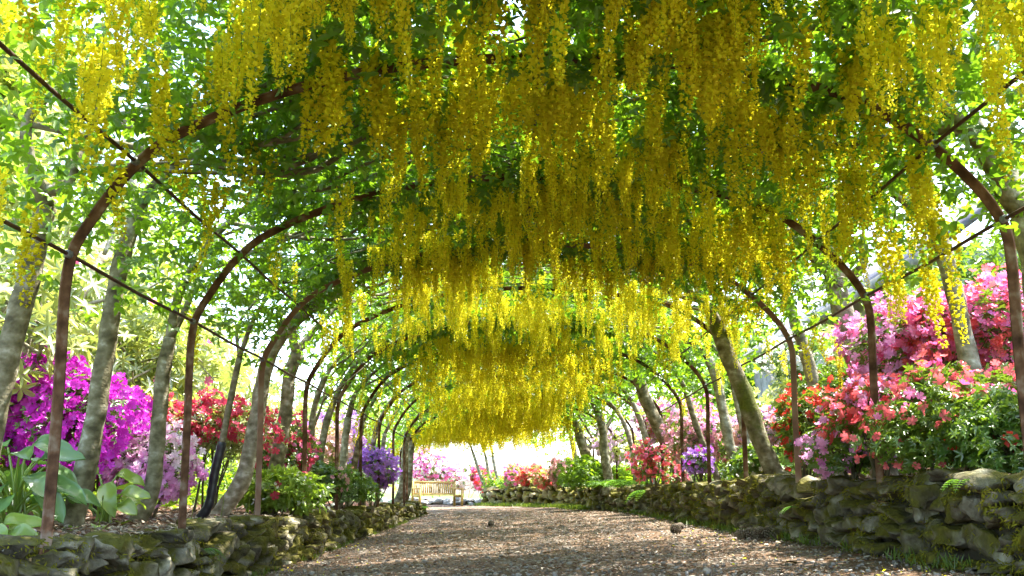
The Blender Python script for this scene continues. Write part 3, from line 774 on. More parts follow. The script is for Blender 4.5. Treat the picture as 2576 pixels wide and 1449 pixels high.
def arch_leaves():
    r = np.random.default_rng(77)
    out = []
    for i in range(NARCH):
        n = 420 if i < 5 else 160
        s = r.uniform(0.42 if i == 0 else 0.26, 0.80 if i == 0 else 0.78, n)
        y = Y0 + DY * i + r.normal(0, 0.10, n)
        p, nn = surf(s, y, r.uniform(-0.11, 0.03, n))
        k = r.random(n) < np.clip(vnoise(np.stack([s * 16, y, 0 * y], 1), 40 + i) * 2.6 - 0.5, 0, 1)
        out.append((s[k], y[k], p[k], nn[k]))
    return out
LV += arch_leaves()
lvs = np.concatenate([a[0] for a in LV]); lvy = np.concatenate([a[1] for a in LV]); lvp = np.concatenate([a[2] for a in LV]); lvn = np.concatenate([a[3] for a in LV])
def owner(s, y, seed):
    r = np.random.default_rng(seed)
    side = np.where(s + r.normal(0, 0.05, len(s)) < 0.5, -1, 1)
    best = np.full(len(s), 1e9); own = np.zeros(len(s), int)
    for i, t in enumerate(TREES):
        if t['d'] > 30: continue
        dd = np.abs(y - t['d']) + (side != t['side']) * 1e6
        b = dd < best
        best[b] = dd[b]; own[b] = i
    return own
rown = owner(rs, ry, 41)
lown = owner(lvs, lvy, 42)

for ti, t in enumerate(TREES):
    d, sd_ = t['d'], t['side']
    root = thing('laburnum_tree', t['label'], 'laburnum tree', group=GR)
    g = Geo()
    tp = [U(px, py, d) for px, py in t['trunk']]
    foot = float(lbed(tp[0][0], d) if sd_ < 0 else rbed(tp[0][0], d)) - 0.10
    lean = (tp[0] - tp[1]) * np.array([1, 1, 0]) * 0.3
    tp = [np.array([tp[0][0] + lean[0], d, min(foot, tp[0][2] - 0.12)])] + tp
    P = smooth_path(tp, 7)
    rad = np.linspace(t['r0'], t['r1'], len(P))
    rad[:5] *= np.linspace(1.75, 1.06, 5)
    if t['guard']:
        g.tube(P, rad, 10, 0, True, 0.05, ti)
    else:
        g.tube(P, rad, 16, 0, True, 0.14, ti)
    if 'knot' in t['label']:
        kc = U(2116, 712, d - 0.085)
        for q, (ra, rb) in enumerate(((0.055, 0.012), (0.03, 0.009), (0.012, 0.010))):
            a = np.linspace(0, 2 * math.pi, 15)
            ring = np.stack([kc[0] + ra * np.cos(a), np.full(15, kc[1] - 0.004 * q), kc[2] + ra * 0.95 * np.sin(a)], 1)
            g.tube(ring, rb, 6, 0, False)
    g.build('trunk', M[t['mat']], root, True)
    if t['guard']:
        g = Geo()
        k = t['guard'] * 7 + 2
        G_ = P[2:k]
        g.tube(G_, rad[2:k] + 0.012 + 0.003 * np.sin(np.arange(k - 2) * 2.2), 12, 0, True)
        tag(g.build('trunk_guard', M['guard'], root, True), 'black spiral plastic guard')
    for k, fk in enumerate(t['forks']):
        g = Geo()
        fp = [U(px, py, d + (0.12 * j if k % 2 else -0.08 * j)) for j, (px, py) in enumerate(fk)]
        r_a = t['r1'] * (0.85 if k == 0 else 0.62)
        limb_tube(g, fp, r_a, r_a * 0.45, 9, 0.12, ti + k)
        # carry on along the arch as thinner boughs
        if d < 30:
            r_ = np.random.default_rng(ti * 17 + k)
            for q in range(3 if d < 14 else 2):
                s0 = 0.16 if sd_ < 0 else 0.84
                yy = d + r_.uniform(-0.5, 0.5) + (q - 1) * 0.35
                path = [fp[-1] if q == 0 else fp[max(0, len(fp) - 2)]]
                for u in (0.06, 0.17, 0.28, 0.38):
                    path.append(surf(np.array([s0 - sd_ * u]), np.array([yy + r_.normal(0, 0.15)]), r_.uniform(0.03, 0.2))[0][0])
                path.sort(key=lambda a: sd_ * -a[0])
                limb_tube(g, path, r_a * 0.42, 0.006, 6, 0.1, ti + q, 4)
        g.build('branch', M['bark_moss' if t['mat'] == 'bark_moss' else 'bark'], root, True)
    # crown
    g = Geo()
    sel = lown == ti
    if d < 30:
        n = sel.sum()
        r_ = np.random.default_rng(900 + ti)
        X = lvn[sel] * -0.25 + r_.normal(0, 0.7, (n, 3)); X[:, 2] -= 0.35
        Z = r_.normal(0, 0.45, (n, 3)) + np.array([0, 0, 1.0])
        g.spread(TRIFOL, lvp[sel], X, Z, r_.uniform(0.045, 0.08, n) * np.where(lvy[sel] > 13, 1.5, 1.0))
    else:
        r_ = np.random.default_rng(900 + ti); n = 900
        c = U(*t['forks'][0][-1], d) + np.array([0.1, 0, 0.35])
        q = nrm(r_.normal(size=(n, 3))) * (r_.random((n, 1)) ** 0.4) * np.array([1.0, 0.8, 0.55])
        g.spread(TRIFOL, c + q, r_.normal(size=(n, 3)), r_.normal(0, 0.5, (n, 3)) + np.array([0, 0, 1.0]), r_.uniform(0.08, 0.14, n))
    # leafy shoots near the fork
    e = [U(*t['forks'][0][1], d), U(*t['forks'][0][2], d)]
    n = 70 if d < 12 else 60
    if 'bare' in t['label']: n = 40
    pc = np.array(e)[r_.integers(0, 2, n)] + r_.normal(0, 1, (n, 3)) * np.array([0.16, 0.22, 0.16])
    g.spread(TRIFOL, pc, r_.normal(size=(n, 3)) - np.array([0, 0, 0.5]), r_.normal(0, 0.5, (n, 3)) + np.array([0, 0, 1.0]), r_.uniform(0.05, 0.09, n))
    g.build('crown', M['laburnum_leaf'], root)
    # hanging flowers
    idx = np.where(rown == ti)[0] if d < 30 else np.array([], int)
    if d < 30 and len(idx):
        idx = idx[np.argsort(ry[idx])]
        vis = ry[idx] > 3.3
        near = idx[vis][:100] if d < 14.5 else idx[:0]
        rest = np.setdiff1d(idx, near)
        r_ = np.random.default_rng(700 + ti)
        for i in near:
            o = bpy.data.objects.new('flower_raceme', RVAR[r_.integers(0, 10)])
            o.location = rpos[i]
            sc = r_.uniform(0.85, 1.2)
            w_ = sc * r_.uniform(0.78, 1.08)
            o.scale = (w_, w_, sc)
            o.rotation_euler = (r_.normal(0, 0.05), r_.normal(0, 0.05), r_.uniform(0, 6.28))
            link(o, root)
        if len(rest):
            G_ = Geo()
            m = len(rest)
            far_raceme(G_, r_.integers(0, 5, m), rpos[rest], r_.uniform(0.85, 1.25, m) * np.interp(ry[rest], [14, 21, 25], [0.9, 0.95, 1.25]), r_.uniform(0, 6.28, m))
            tag(G_.build('blossom', M['laburnum_flower'], root), kind='stuff')

# ------------------------------------------------------------------ shrubs
def lumpy(n, r, lump=0.3, fr=2.2, seed=0, zmin=-0.7):
    q = nrm(r.normal(size=(int(n * 1.8) + 40, 3)))
    q = q[q[:, 2] > zmin][:n]
    if n >= 3:
        m = 7
        lr = np.random.default_rng(seed + 11)
        lc = nrm(lr.normal(size=(m, 3))); lc[:, 2] = np.abs(lc[:, 2]) * 0.9 - 0.25
        lc = lc * lr.uniform(0.45, 0.62, (m, 1)); lrad = lr.uniform(0.34, 0.58, m)
        # how far out the union of the lobes reaches along q
        b = q @ lc.T
        disc = b * b - (np.sum(lc * lc, 1)[None, :] - (lrad ** 2)[None, :])
        t = np.where(disc > 0, b + np.sqrt(np.maximum(disc, 0)), 0)
        lob = np.maximum(t.max(axis=1), 0.55)
    else:
        lob = 0.8
    k = lob * 1.25 + lump * (vnoise(q * fr + 50 + seed * 7.7, seed) - 0.5) * 2 + 0.6 * lump * (vnoise(q * fr * 2.3 + 90 + seed * 3.7, seed + 4) - 0.5) * 2
    return q, k

def shrub(name, label, cat, c, rad, leaf, nleaf, lsize, lmat, flowers=(), stems=5, bark='twig', group=None, lump=0.3, tpl=None, ground=None, inner=0.45, srad=0.014, ftpl=None, fup=0.3, cover=1.0):
    r = np.random.default_rng(abs(hash(label)) % 1000 if False else (sum(ord(ch) * (i + 1) for i, ch in enumerate(label)) % 99991))
    c = np.asarray(c, float); rad = np.asarray(rad, float)
    sd = int(r.integers(0, 999))
    o = thing(name, label, cat, group=group)
    base = c.copy()
    base[2] = ground if ground is not None else float(lbed(c[0], c[1]) if c[0] < 0 else rbed(c[0], c[1]))
    g = Geo()
    for k in range(stems):
        q, kk = lumpy(1, r, lump, seed=sd, zmin=0.1)
        tip = c + q[0] * rad * kk[0] * r.uniform(0.55, 0.9)
        b0 = base + np.array([r.normal(0, 0.12) * rad[0], r.normal(0, 0.12) * rad[1], -0.06])
        mid = b0 * 0.5 + tip * 0.5 + r.normal(0, 0.12, 3) * rad
        P = smooth_path([b0, mid, tip], 6)
        g.tube(P, np.linspace(srad, srad * 0.35, len(P)), 6, 0, True, 0.1, k)
        for j in range(3):
            a = P[r.integers(5, len(P))]
            q2, kk2 = lumpy(1, r, lump, seed=sd, zmin=-0.2)
            e = c + q2[0] * rad * kk2[0] * r.uniform(0.6, 0.95)
            e = a + (e - a) * min(1, 0.9 * max(rad) / max(1e-3, np.linalg.norm(e - a)))
            P2 = smooth_path([a, (a + e) / 2 + r.normal(0, 0.08, 3) * rad, e], 4)
            g.tube(P2, np.linspace(srad * 0.5, srad * 0.2, len(P2)), 5, 0, False)
    g.build('branch', M[bark], o, True)
    q, k = lumpy(nleaf, r, lump, seed=sd)
    n = len(q)
    f = inner + (1 - inner) * r.random(n) ** 0.6
    pos = c + q * rad * (k * f)[:, None]
    keep = pos[:, 2] > base[2] + 0.02
    pos, q = pos[keep], q[keep]; n = len(pos)
    g = Geo()
    X = q * 0.6 + r.normal(0, 0.6, (n, 3))
    Z = q * 0.7 + np.array([0, 0, 0.8]) + r.normal(0, 0.4, (n, 3))
    if tpl is ROSETTE:
        Z = q * 0.8 + np.array([0, 0, 0.5]) + r.normal(0, 0.35, (n, 3)); X = r.normal(0, 1, (n, 3))
    g.spread(tpl or SPRIG, pos, X, Z, lsize * r.uniform(0.7, 1.25, n))
    g.build('foliage', M[lmat], o)
    for (fm, nf, fs, zlo, zhi) in flowers:
        q, k = lumpy(nf * 3, r, lump, seed=sd)
        zz = (q[:, 2] + 0.7) / 1.7
        cl = vnoise(q * 9 + sd, sd + 1) * 0.6 + vnoise(q * 4 + sd, sd + 2) * 0.4
        ok = (zz >= zlo + r.normal(0, 0.06, len(zz))) & (zz <= zhi + r.normal(0, 0.06, len(zz))) & (cl > 0.62 - 0.32 * cover)
        q, k = q[ok][:nf], k[ok][:nf]
        n = len(q)
        pos = c + q * rad * (k * r.uniform(0.86, 1.10, n))[:, None]
        keep = pos[:, 2] > base[2] + 0.05
        pos, q = pos[keep], q[keep]; n = len(pos)
        g = Geo()
        g.spread(ftpl or FLOWER, pos, r.normal(size=(n, 3)), q + np.array([0, -0.25, fup]) + r.normal(0, 0.4, (n, 3)), fs * r.uniform(0.75, 1.2, n))
        tag(g.build('flowers', M[fm], o), kind='stuff')
    return o

AZ = 'azaleas in flower along the tunnel'
# --- left bed
shrub('azalea', 'big vivid magenta azalea behind the hosta', 'azalea', U(85, 1070, 8.3), (0.86, 0.55, 0.70), None, 1500, 0.05, 'azalea_leaf', [('magenta', 2300, 0.040, 0, 1)], group=AZ, lump=0.25)
shrub('azalea', 'lower magenta azalea lobe right of the second trunk', 'azalea', U(262, 1085, 8.7), (0.34, 0.40, 0.40), None, 600, 0.05, 'azalea_leaf', [('magenta', 800, 0.040, 0, 1)], group=AZ, lump=0.35)
shrub('azalea', 'pale pink and white azalea low between the second and third trunks', 'azalea', U(385, 1185, 8.35), (0.30, 0.30, 0.36), None, 420, 0.04, 'azalea_leaf', [('pale_pink', 420, 0.034, 0.45, 1), ('lilac_pink', 480, 0.036, 0, 0.6)], group=AZ)
shrub('azalea', 'bright red azalea between the second and third left posts', 'azalea', U(535, 1090, 10.4), (0.52, 0.45, 0.42), None, 900, 0.055, 'rhodo_leaf', [('red', 620, 0.042, 0.2, 1)], group=AZ, lump=0.35, cover=0.75)
shrub('azalea', 'small red azalea behind the magenta one', 'azalea', U(380, 1050, 10.2), (0.30, 0.3, 0.24), None, 300, 0.05, 'rhodo_leaf', [('red', 170, 0.04, 0.2, 1)], group=AZ, cover=0.8)
shrub('azalea', 'open pinkish red azalea behind the third left post', 'azalea', U(705, 1165, 12.2), (0.50, 0.5, 0.46), None, 1100, 0.055, 'azalea_leaf', [('red', 190, 0.045, 0.2, 1), ('hot_pink', 160, 0.04, 0, 1)], group=AZ, lump=0.4, cover=0.6)
shrub('azalea', 'dark green azalea with few pink flowers at the foot of the fourth left post', 'azalea', U(795, 1215, 13.3), (0.55, 0.5, 0.34), None, 1500, 0.05, 'azalea_leaf', [('dusky_pink', 70, 0.04, 0, 1)], group=AZ, cover=0.6)
shrub('azalea', 'peach and pale pink azalea far behind the fourth and fifth left posts', 'azalea', U(780, 1140, 16.5), (0.75, 0.6, 0.5), None, 800, 0.07, 'pale_leaf', [('peach', 600, 0.05, 0.1, 1), ('pale_pink', 260, 0.05, 0.3, 1)], group=AZ)
shrub('azalea', 'mauve purple azalea behind the fifth left post', 'azalea', U(852, 1120, 18.0), (0.55, 0.5, 0.52), None, 500, 0.06, 'azalea_leaf', [('mauve', 500, 0.05, 0, 1), ('purple', 300, 0.05, 0.2, 1)], group=AZ)
shrub('azalea', 'violet purple azalea spilling to the wall near the far end on the left', 'azalea', U(940, 1192, 17.6), (0.34, 0.5, 0.44), None, 500, 0.06, 'azalea_leaf', [('purple', 1000, 0.042, 0, 1)], group=AZ)
shrub('shrub', 'dark leafy shrub filling the bed by the sixth left post', 'shrub', U(875, 1225, 15.2), (0.42, 0.5, 0.3), None, 1300, 0.05, 'azalea_leaf', group=None)
shrub('shrub', 'low broad green plant with white flowers between the third and fourth left posts', 'shrub', U(700, 1245, 10.9), (0.42, 0.35, 0.26), None, 420, 0.10, 'hosta_bright', [('white', 60, 0.022, 0.1, 1), ('red', 8, 0.05, 0.2, 1)], cover=0.9)
# --- right bank
shrub('azalea', 'large lilac pink azalea with the second right post standing through it', 'azalea', U(2290, 900, 7.9), (0.46, 0.5, 0.50), None, 900, 0.05, 'azalea_leaf', [('lilac_pink', 900, 0.036, 0.1, 1), ('hot_pink', 380, 0.036, 0, 1)], group=AZ, lump=0.35)
shrub('azalea', 'large coral red azalea at the right edge above the wall', 'azalea', U(2470, 900, 7.4), (0.60, 0.5, 0.56), None, 1500, 0.05, 'azalea_leaf', [('coral', 1000, 0.036, 0.1, 1), ('hot_pink', 700, 0.036, 0.3, 1), ('lilac_pink', 300, 0.036, 0.6, 1)], group=AZ, lump=0.3)
shrub('azalea', 'coral red azalea low around the second right post', 'azalea', U(2195, 1035, 7.5), (0.27, 0.3, 0.30), None, 520, 0.045, 'azalea_leaf', [('coral', 300, 0.036, 0.1, 1), ('lilac_pink', 110, 0.036, 0.4, 1)], group=AZ, cover=0.85)
shrub('azalea', 'glossy green azalea with scattered coral flowers on top of the right wall', 'azalea', U(2440, 1085, 6.5), (0.62, 0.45, 0.40), None, 3000, 0.045, 'azalea_leaf', [('coral', 300, 0.035, 0.42, 1), ('hot_pink', 120, 0.035, 0.5, 1), ('coral', 70, 0.035, 0.0, 0.5)], group=AZ, cover=0.62)
shrub('azalea', 'dark green azalea bush at the lower right edge over the wall', 'azalea', U(2560, 1110, 5.9), (0.36, 0.42, 0.34), None, 2000, 0.045, 'azalea_leaf', [('scarlet', 14, 0.042, 0, 1)], group=AZ)
shrub('azalea', 'pink azalea trailing over the wall below the second right post', 'azalea', U(2145, 1130, 8.0), (0.30, 0.34, 0.26), None, 1000, 0.042, 'azalea_leaf', [('lilac_pink', 210, 0.036, 0, 1)], group=AZ, cover=0.6)
shrub('azalea', 'scarlet azalea around the third right post', 'azalea', U(2020, 1090, 9.6), (0.24, 0.35, 0.42), None, 1000, 0.045, 'azalea_leaf', [('scarlet', 170, 0.042, 0, 1)], group=AZ, cover=0.6)
shrub('azalea', 'green azalea with a few scarlet flowers behind the third right post', 'azalea', U(2110, 1020, 10.5), (0.38, 0.4, 0.42), None, 1500, 0.05, 'azalea_leaf', [('scarlet', 80, 0.044, 0.1, 1)], group=AZ, cover=0.5)
shrub('azalea', 'peach and mauve azalea behind the big bare laburnum', 'azalea', U(1915, 1085, 14.5), (0.42, 0.45, 0.36), None, 500, 0.055, 'azalea_leaf', [('peach', 240, 0.048, 0, 1), ('mauve', 260, 0.048, 0, 1), ('purple', 60, 0.05, 0.7, 1)], group=AZ)
shrub('azalea', 'white flowered green shrub at the foot of the big bare laburnum', 'azalea', U(1905, 1165, 12.0), (0.30, 0.35, 0.24), None, 900, 0.05, 'azalea_leaf', [('white', 40, 0.03, 0, 1)], group=AZ)
shrub('azalea', 'wide dusky pink azalea between the fifth and sixth right posts', 'azalea', U(1770, 1115, 15.6), (0.55, 0.6, 0.50), None, 1200, 0.05, 'azalea_leaf', [('dusky_pink', 520, 0.045, 0, 1), ('lilac_pink', 160, 0.045, 0.5, 1)], group=AZ, cover=0.85)
shrub('azalea', 'small bright purple azalea under the dusky pink one on the right', 'azalea', U(1765, 1165, 14.0), (0.20, 0.25, 0.22), None, 300, 0.05, 'azalea_leaf', [('purple', 130, 0.042, 0, 1), ('magenta', 40, 0.042, 0, 1)], group=AZ, cover=0.8)
shrub('azalea', 'tall mauve azalea behind the stout sunlit laburnum', 'azalea', U(1690, 1075, 19.5), (0.75, 0.7, 0.62), None, 900, 0.07, 'pale_leaf', [('mauve', 420, 0.055, 0, 1), ('hot_pink', 260, 0.055, 0.2, 1)], group=AZ, cover=0.8)
shrub('azalea', 'rosy red azalea hanging down over the right wall beside the fern', 'azalea', U(1645, 1165, 17.3), (0.34, 0.45, 0.46), None, 620, 0.05, 'azalea_leaf', [('coral', 330, 0.038, 0, 1), ('hot_pink', 160, 0.038, 0, 1)], group=AZ, lump=0.55, cover=0.85)
shrub('azalea', 'pale mauve azalea over the fern bank near the bend', 'azalea', U(1570, 1130, 24.0), (0.7, 0.7, 0.6), None, 700, 0.08, 'pale_leaf', [('mauve', 380, 0.06, 0, 1)], group=AZ, cover=0.8)
shrub('azalea', 'dusky pink azalea at the bend under the gnarled laburnum', 'azalea', U(1425, 1195, 26.0), (0.45, 0.5, 0.42), None, 700, 0.07, 'azalea_leaf', [('dusky_pink', 260, 0.055, 0, 1)], group=AZ, cover=0.75)
shrub('azalea', 'orange red azalea on the far curved wall', 'azalea', U(1345, 1205, 30.5), (0.55, 0.5, 0.42), None, 500, 0.09, 'rhodo_leaf', [('coral', 240, 0.065, 0, 1), ('scarlet', 120, 0.06, 0, 1)], group=AZ)
shrub('azalea', 'crimson azalea behind the three far leaning laburnums', 'azalea', U(1215, 1205, 36.0), (0.5, 0.5, 0.5), None, 300, 0.09, 'rhodo_leaf', [('scarlet', 260, 0.07, 0, 1), ('hot_pink', 260, 0.07, 0, 1)], group=AZ)
shrub('azalea', 'tall pink azalea above the bench', 'azalea', U(1095, 1190, 37.0), (0.85, 0.7, 0.75), None, 400, 0.09, 'azalea_leaf', [('hot_pink', 260, 0.07, 0, 1), ('lilac_pink', 320, 0.07, 0.3, 1), ('white', 160, 0.07, 0, 1)], group=AZ, ground=0.2)
shrub('azalea', 'white flowered shrub right of the bench', 'azalea', U(1165, 1200, 38.0), (0.75, 0.7, 0.8), None, 300, 0.09, 'azalea_leaf', [('white', 800, 0.08, 0, 1)], group=AZ, ground=0.2)

shrub('azalea', 'big white flowered shrub behind the left end of the bench', 'azalea', U(1060, 1165, 40.0), (1.3, 0.9, 1.3), None, 700, 0.1, 'pale_leaf', [('white', 900, 0.09, 0, 1)], group=AZ, ground=0.2)
shrub('azalea', 'red and orange azalea nearest the bend on the far curved wall', 'azalea', U(1390, 1210, 28.5), (0.5, 0.5, 0.40), None, 500, 0.09, 'rhodo_leaf', [('coral', 180, 0.06, 0, 1), ('peach', 120, 0.06, 0, 1)], group=AZ, cover=0.8)
shrub('azalea', 'pink azalea left of the orange red one on the far curved wall', 'azalea', U(1300, 1205, 31.5), (0.5, 0.4, 0.45), None, 500, 0.09, 'pale_leaf', [('hot_pink', 180, 0.065, 0, 1)], group=AZ, cover=0.8)
shrub('shrub', 'green leafy shrub between the fern clusters on the right wall', 'shrub', U(1480, 1200, 23.5), (0.6, 0.7, 0.45), None, 1300, 0.08, 'tree_leaf')
# --- rhododendrons and background growth, left
RH = 'rhododendrons behind the left bed'
for (x, y, z, rx, ry_, rz, n, lab) in [
    (-4.6, 8.0, 2.1, 1.2, 1.2, 1.25, 760, 'pale leaved rhododendron behind the first three left trunks'),
    (-4.3, 11.4, 2.0, 1.1, 1.2, 1.2, 760, 'open rhododendron above the red azalea'),
    (-5.2, 15.0, 2.2, 1.3, 1.4, 1.4, 700, 'rhododendron behind the third and fourth left posts'),
    (-6.4, 9.6, 3.2, 1.6, 1.5, 1.7, 900, 'tall rhododendron rising behind the magenta azalea'),
    (-5.4, 20.5, 2.0, 1.3, 1.5, 1.3, 600, 'far rhododendron behind the purple azalea'),
    (-4.9, 6.6, 3.0, 1.1, 0.9, 1.4, 620, 'rhododendron at the left edge of the picture'),
    (-6.0, 13.0, 3.6, 1.5, 1.5, 1.6, 800, 'tall rhododendron behind the young guarded laburnum')]:
    shrub('rhododendron', lab, 'rhododendron', (x, y, z), (rx, ry_, rz), None, n, 0.135, 'rhodo_leaf', [('hot_pink', 5, 0.06, 0.1, 1)], stems=7, bark='bark_pale', group=RH, tpl=ROSETTE, inner=0.35, srad=0.035, lump=0.35)

def big_tree(name, label, c, rad, n, lsize, lmat, gz0, tr=0.16, group=None, tpl=None):
    r = np.random.default_rng(sum(ord(ch) * (i + 3) for i, ch in enumerate(label)) % 99991)
    o = thing(name, label, 'tree', group=group)
    c = np.asarray(c, float); rad = np.asarray(rad, float)
    g = Geo()
    base = np.array([c[0] + r.normal(0, 0.3), c[1], gz0 - 0.2])
    P = smooth_path([base, (base + c) / 2 + r.normal(0, 0.25, 3), c + np.array([0, 0, rad[2] * 0.4])], 8)
    g.tube(P, np.linspace(tr, tr * 0.3, len(P)), 9, 0, True, 0.12, 3)
    nb = 9
    cl = []
    for k in range(nb):
        a = P[r.integers(6, len(P) - 2)]
        q = nrm(r.normal(size=3)); q[2] = abs(q[2]) * 0.8 - 0.25
        e = c + q * rad * 0.85
        P2 = smooth_path([a, (a + e) / 2 + np.array([0, 0, 0.2]), e], 5)
        g.tube(P2, np.linspace(tr * 0.35, tr * 0.08, len(P2)), 6, 0, True)
        cl += list(P2[5:])
    g.build('trunk', M['bark'], o, True)
    q = nrm(r.normal(size=(46, 3))); q[:, 2] = np.maximum(q[:, 2], -0.6)
    cen = np.vstack([np.array(cl), c + q * rad * r.uniform(0.4, 0.95, (46, 1))])
    w = cen[r.integers(0, len(cen), n)] + nrm(r.normal(size=(n, 3))) * (r.random((n, 1)) ** 0.5) * rad * 0.30
    g = Geo()
    g.spread(tpl or SPRIG, w, r.normal(size=(n, 3)) - np.array([0, 0, 0.3]), r.normal(0, 0.6, (n, 3)) + np.array([0, 0, 1.0]), lsize * r.uniform(0.7, 1.3, n))
    g.build('crown', M[lmat], o)
    return o
BT = 'trees beyond the flower tunnel'
for (x, y, z, rx, ry_, rz, n, ls, mt, lab) in [
    (-9.5, 13, 4.2, 2.6, 2.6, 2.6, 2600, 0.19, 'pale_leaf', 'pale green tree behind the left rhododendrons, nearest the camera'),
    (-11, 20, 4.6, 3.0, 3.0, 3.0, 2600, 0.22, 'tree_leaf', 'darker green tree behind the left bed further along'),
    (-9.0, 27, 3.6, 2.6, 2.6, 2.6, 2000, 0.22, 'pale_leaf', 'pale tree beyond the far end of the left row'),
    (-8.5, 7.5, 5.2, 2.4, 2.2, 2.4, 4200, 0.17, 'tree_leaf', 'tall tree over the left edge of the picture'),
    (-6.6, 10.5, 5.0, 2.0, 2.0, 1.9, 4600, 0.15, 'pale_leaf', 'bright pale tree over the rhododendrons on the left'),
    (-6.2, 6.2, 4.4, 1.6, 1.6, 1.7, 5200, 0.13, 'tree_leaf', 'green tree leaning in from the upper left corner'),
    (5.4, 6.0, 4.2, 1.3, 1.4, 1.3, 3600, 0.12, 'tree_leaf', 'green tree leaning in from the upper right corner'),
    (8.6, 9.0, 5.2, 2.4, 2.4, 2.3, 2600, 0.17, 'tree_leaf', 'tall green tree above the right bank'),
    (6.6, 27.0, 3.6, 2.2, 2.4, 2.2, 2400, 0.2, 'tree_leaf', 'green tree beyond the cottage on the right'),
    (-7.5, 44, 3.0, 3.0, 2.0, 2.6, 1500, 0.28, 'pale_leaf', 'small pale tree far behind the bench')]:
    big_tree('broadleaf_tree', lab, (x, y, z), (rx, ry_, rz), n, ls, mt, -0.1, group=BT)

# --- right background: glossy shrubs, stone cottage
RS = 'evergreen shrubs on the right bank'
for (x, y, z, rx, ry_, rz, n, ls, mt, tp, lab) in [
    (4.3, 8.8, 2.1, 0.9, 1.0, 0.9, 2400, 0.085, 'glossy_leaf', SPRIG, 'glossy evergreen shrub above the lilac pink azalea'),
    (5.0, 10.8, 2.2, 1.0, 1.1, 1.1, 2400, 0.09, 'glossy_leaf', SPRIG, 'glossy evergreen behind the thickest pale laburnum'),
    (4.4, 13.6, 2.1, 0.75, 0.9, 1.0, 1300, 0.10, 'pale_leaf', SPRIG, 'light green shrub behind the big bare laburnum'),
    (5.6, 7.2, 2.8, 1.1, 1.1, 1.2, 1500, 0.11, 'glossy_leaf', SPRIG, 'tall glossy shrub at the right edge of the picture'),
    (4.6, 17.5, 1.7, 0.8, 1.0, 0.8, 1200, 0.10, 'pale_leaf', SPRIG, 'light green shrub before the cottage wall'),
    (4.6, 21.5, 1.8, 1.0, 1.2, 1.0, 1200, 0.11, 'tree_leaf', SPRIG, 'green shrub behind the mauve azalea on the right')]:
    shrub('evergreen_shrub', lab, 'shrub', (x, y, z), (rx, ry_, rz), None, n, ls, mt, stems=6, bark='bark', group=RS, tpl=tp, inner=0.4, srad=0.025)
shrub('azalea', 'white flowered azalea against the pale cottage wall', 'azalea', U(2010, 905, 12.8), (0.35, 0.35, 0.40), None, 500, 0.05, 'azalea_leaf', [('white', 200, 0.045, 0, 1)], group=AZ, cover=0.7)

cot = thing('stone_cottage', 'pale rough stone cottage with a slate roof behind the right bank', 'building')
g = Geo()
def slab_wall(g, x, y0, y1, z0, z1, th=0.5):
    r = np.random.default_rng(5)
    ny, nz = 60, 28
    Y, Z = np.meshgrid(np.linspace(y0, y1, ny), np.linspace(z0, z1, nz))
    X = x + 0.10 * (vnoise(np.stack([Y.ravel() * 3.1, Z.ravel() * 4.2, 0 * Y.ravel()], 1), 9).reshape(Y.shape) - 0.5)
    i = np.arange(ny - 1)[None, :] + ny * np.arange(nz - 1)[:, None]
    g.add(np.stack([X, Y, Z], -1).reshape(-1, 3), np.stack([i, i + ny, i + ny + 1, i + 1], -1).reshape(-1, 4).tolist())
    g.box((x + 0.06 + th / 2 + 0.05, (y0 + y1) / 2, (z0 + z1) / 2), (th, y1 - y0 - 0.01, z1 - z0 - 0.01))
slab_wall(g, 5.9, 13.0, 24.0, 0.6, 4.0)
g.box((8.2, 13.2, 2.3), (3.4, 0.4, 3.4))
g.build('wall', M['masonry'], cot)
g = Geo()
g.add([(5.55, 12.6, 3.85), (5.55, 24.4, 3.85), (8.4, 24.4, 5.9), (8.4, 12.6, 5.9), (5.55, 12.6, 3.97), (5.55, 24.4, 3.97), (8.4, 24.4, 6.02), (8.4, 12.6, 6.02)],
      [(0, 1, 2, 3), (4, 7, 6, 5), (0, 4, 5, 1), (1, 5, 6, 2), (2, 6, 7, 3), (3, 7, 4, 0)])
g.build('roof', M['slate'], cot)
g = Geo()
g.box((5.52, 18.5, 3.86), (0.05, 11.9, 0.16))
g.build('eaves_board', M['grey_timber'], cot)

# pale sunlit bough of a rhododendron behind the magenta azalea
dead = thing('rhododendron', 'leaning bare pale rhododendron trunk behind the magenta azalea', 'rhododendron', group=RH)
g = Geo()
limb_tube(g, [U(20, 980, 9.2), U(80, 870, 9.2), U(160, 790, 9.2), U(215, 720, 9.3), U(262, 640, 9.5)], 0.075, 0.045, 10, 0.15, 4)
g.build('trunk', M['bark_pale'], dead, True)
for k, pts in enumerate([[(150, 800), (110, 740), (120, 690), (90, 620)], [(215, 720), (218, 690), (205, 670), (185, 690)], [(160, 790), (240, 760), (330, 745), (420, 700)], [(262, 640), (300, 560), (380, 520)]]):
    g = Geo()
    limb_tube(g, [U(a, b, 9.2 + 0.1 * j) for j, (a, b) in enumerate(pts)], 0.022, 0.01, 7, 0.1, k)
    g.build('branch', M['bark_pale'], dead, True)
g = Geo()
r_ = np.random.default_rng(77)
e = np.array([U(90, 620, 9.4), U(420, 700, 9.5), U(380, 520, 9.4), U(262, 640, 9.5)])
pc = e[r_.integers(0, 4, 90)] + r_.normal(0, 0.2, (90, 3))
g.spread(ROSETTE, pc, r_.normal(size=(90, 3)), r_.normal(0, 0.4, (90, 3)) + np.array([0, -0.3, 1.0]), r_.uniform(0.09, 0.14, 90))
g.build('foliage', M['rhodo_leaf'], dead)

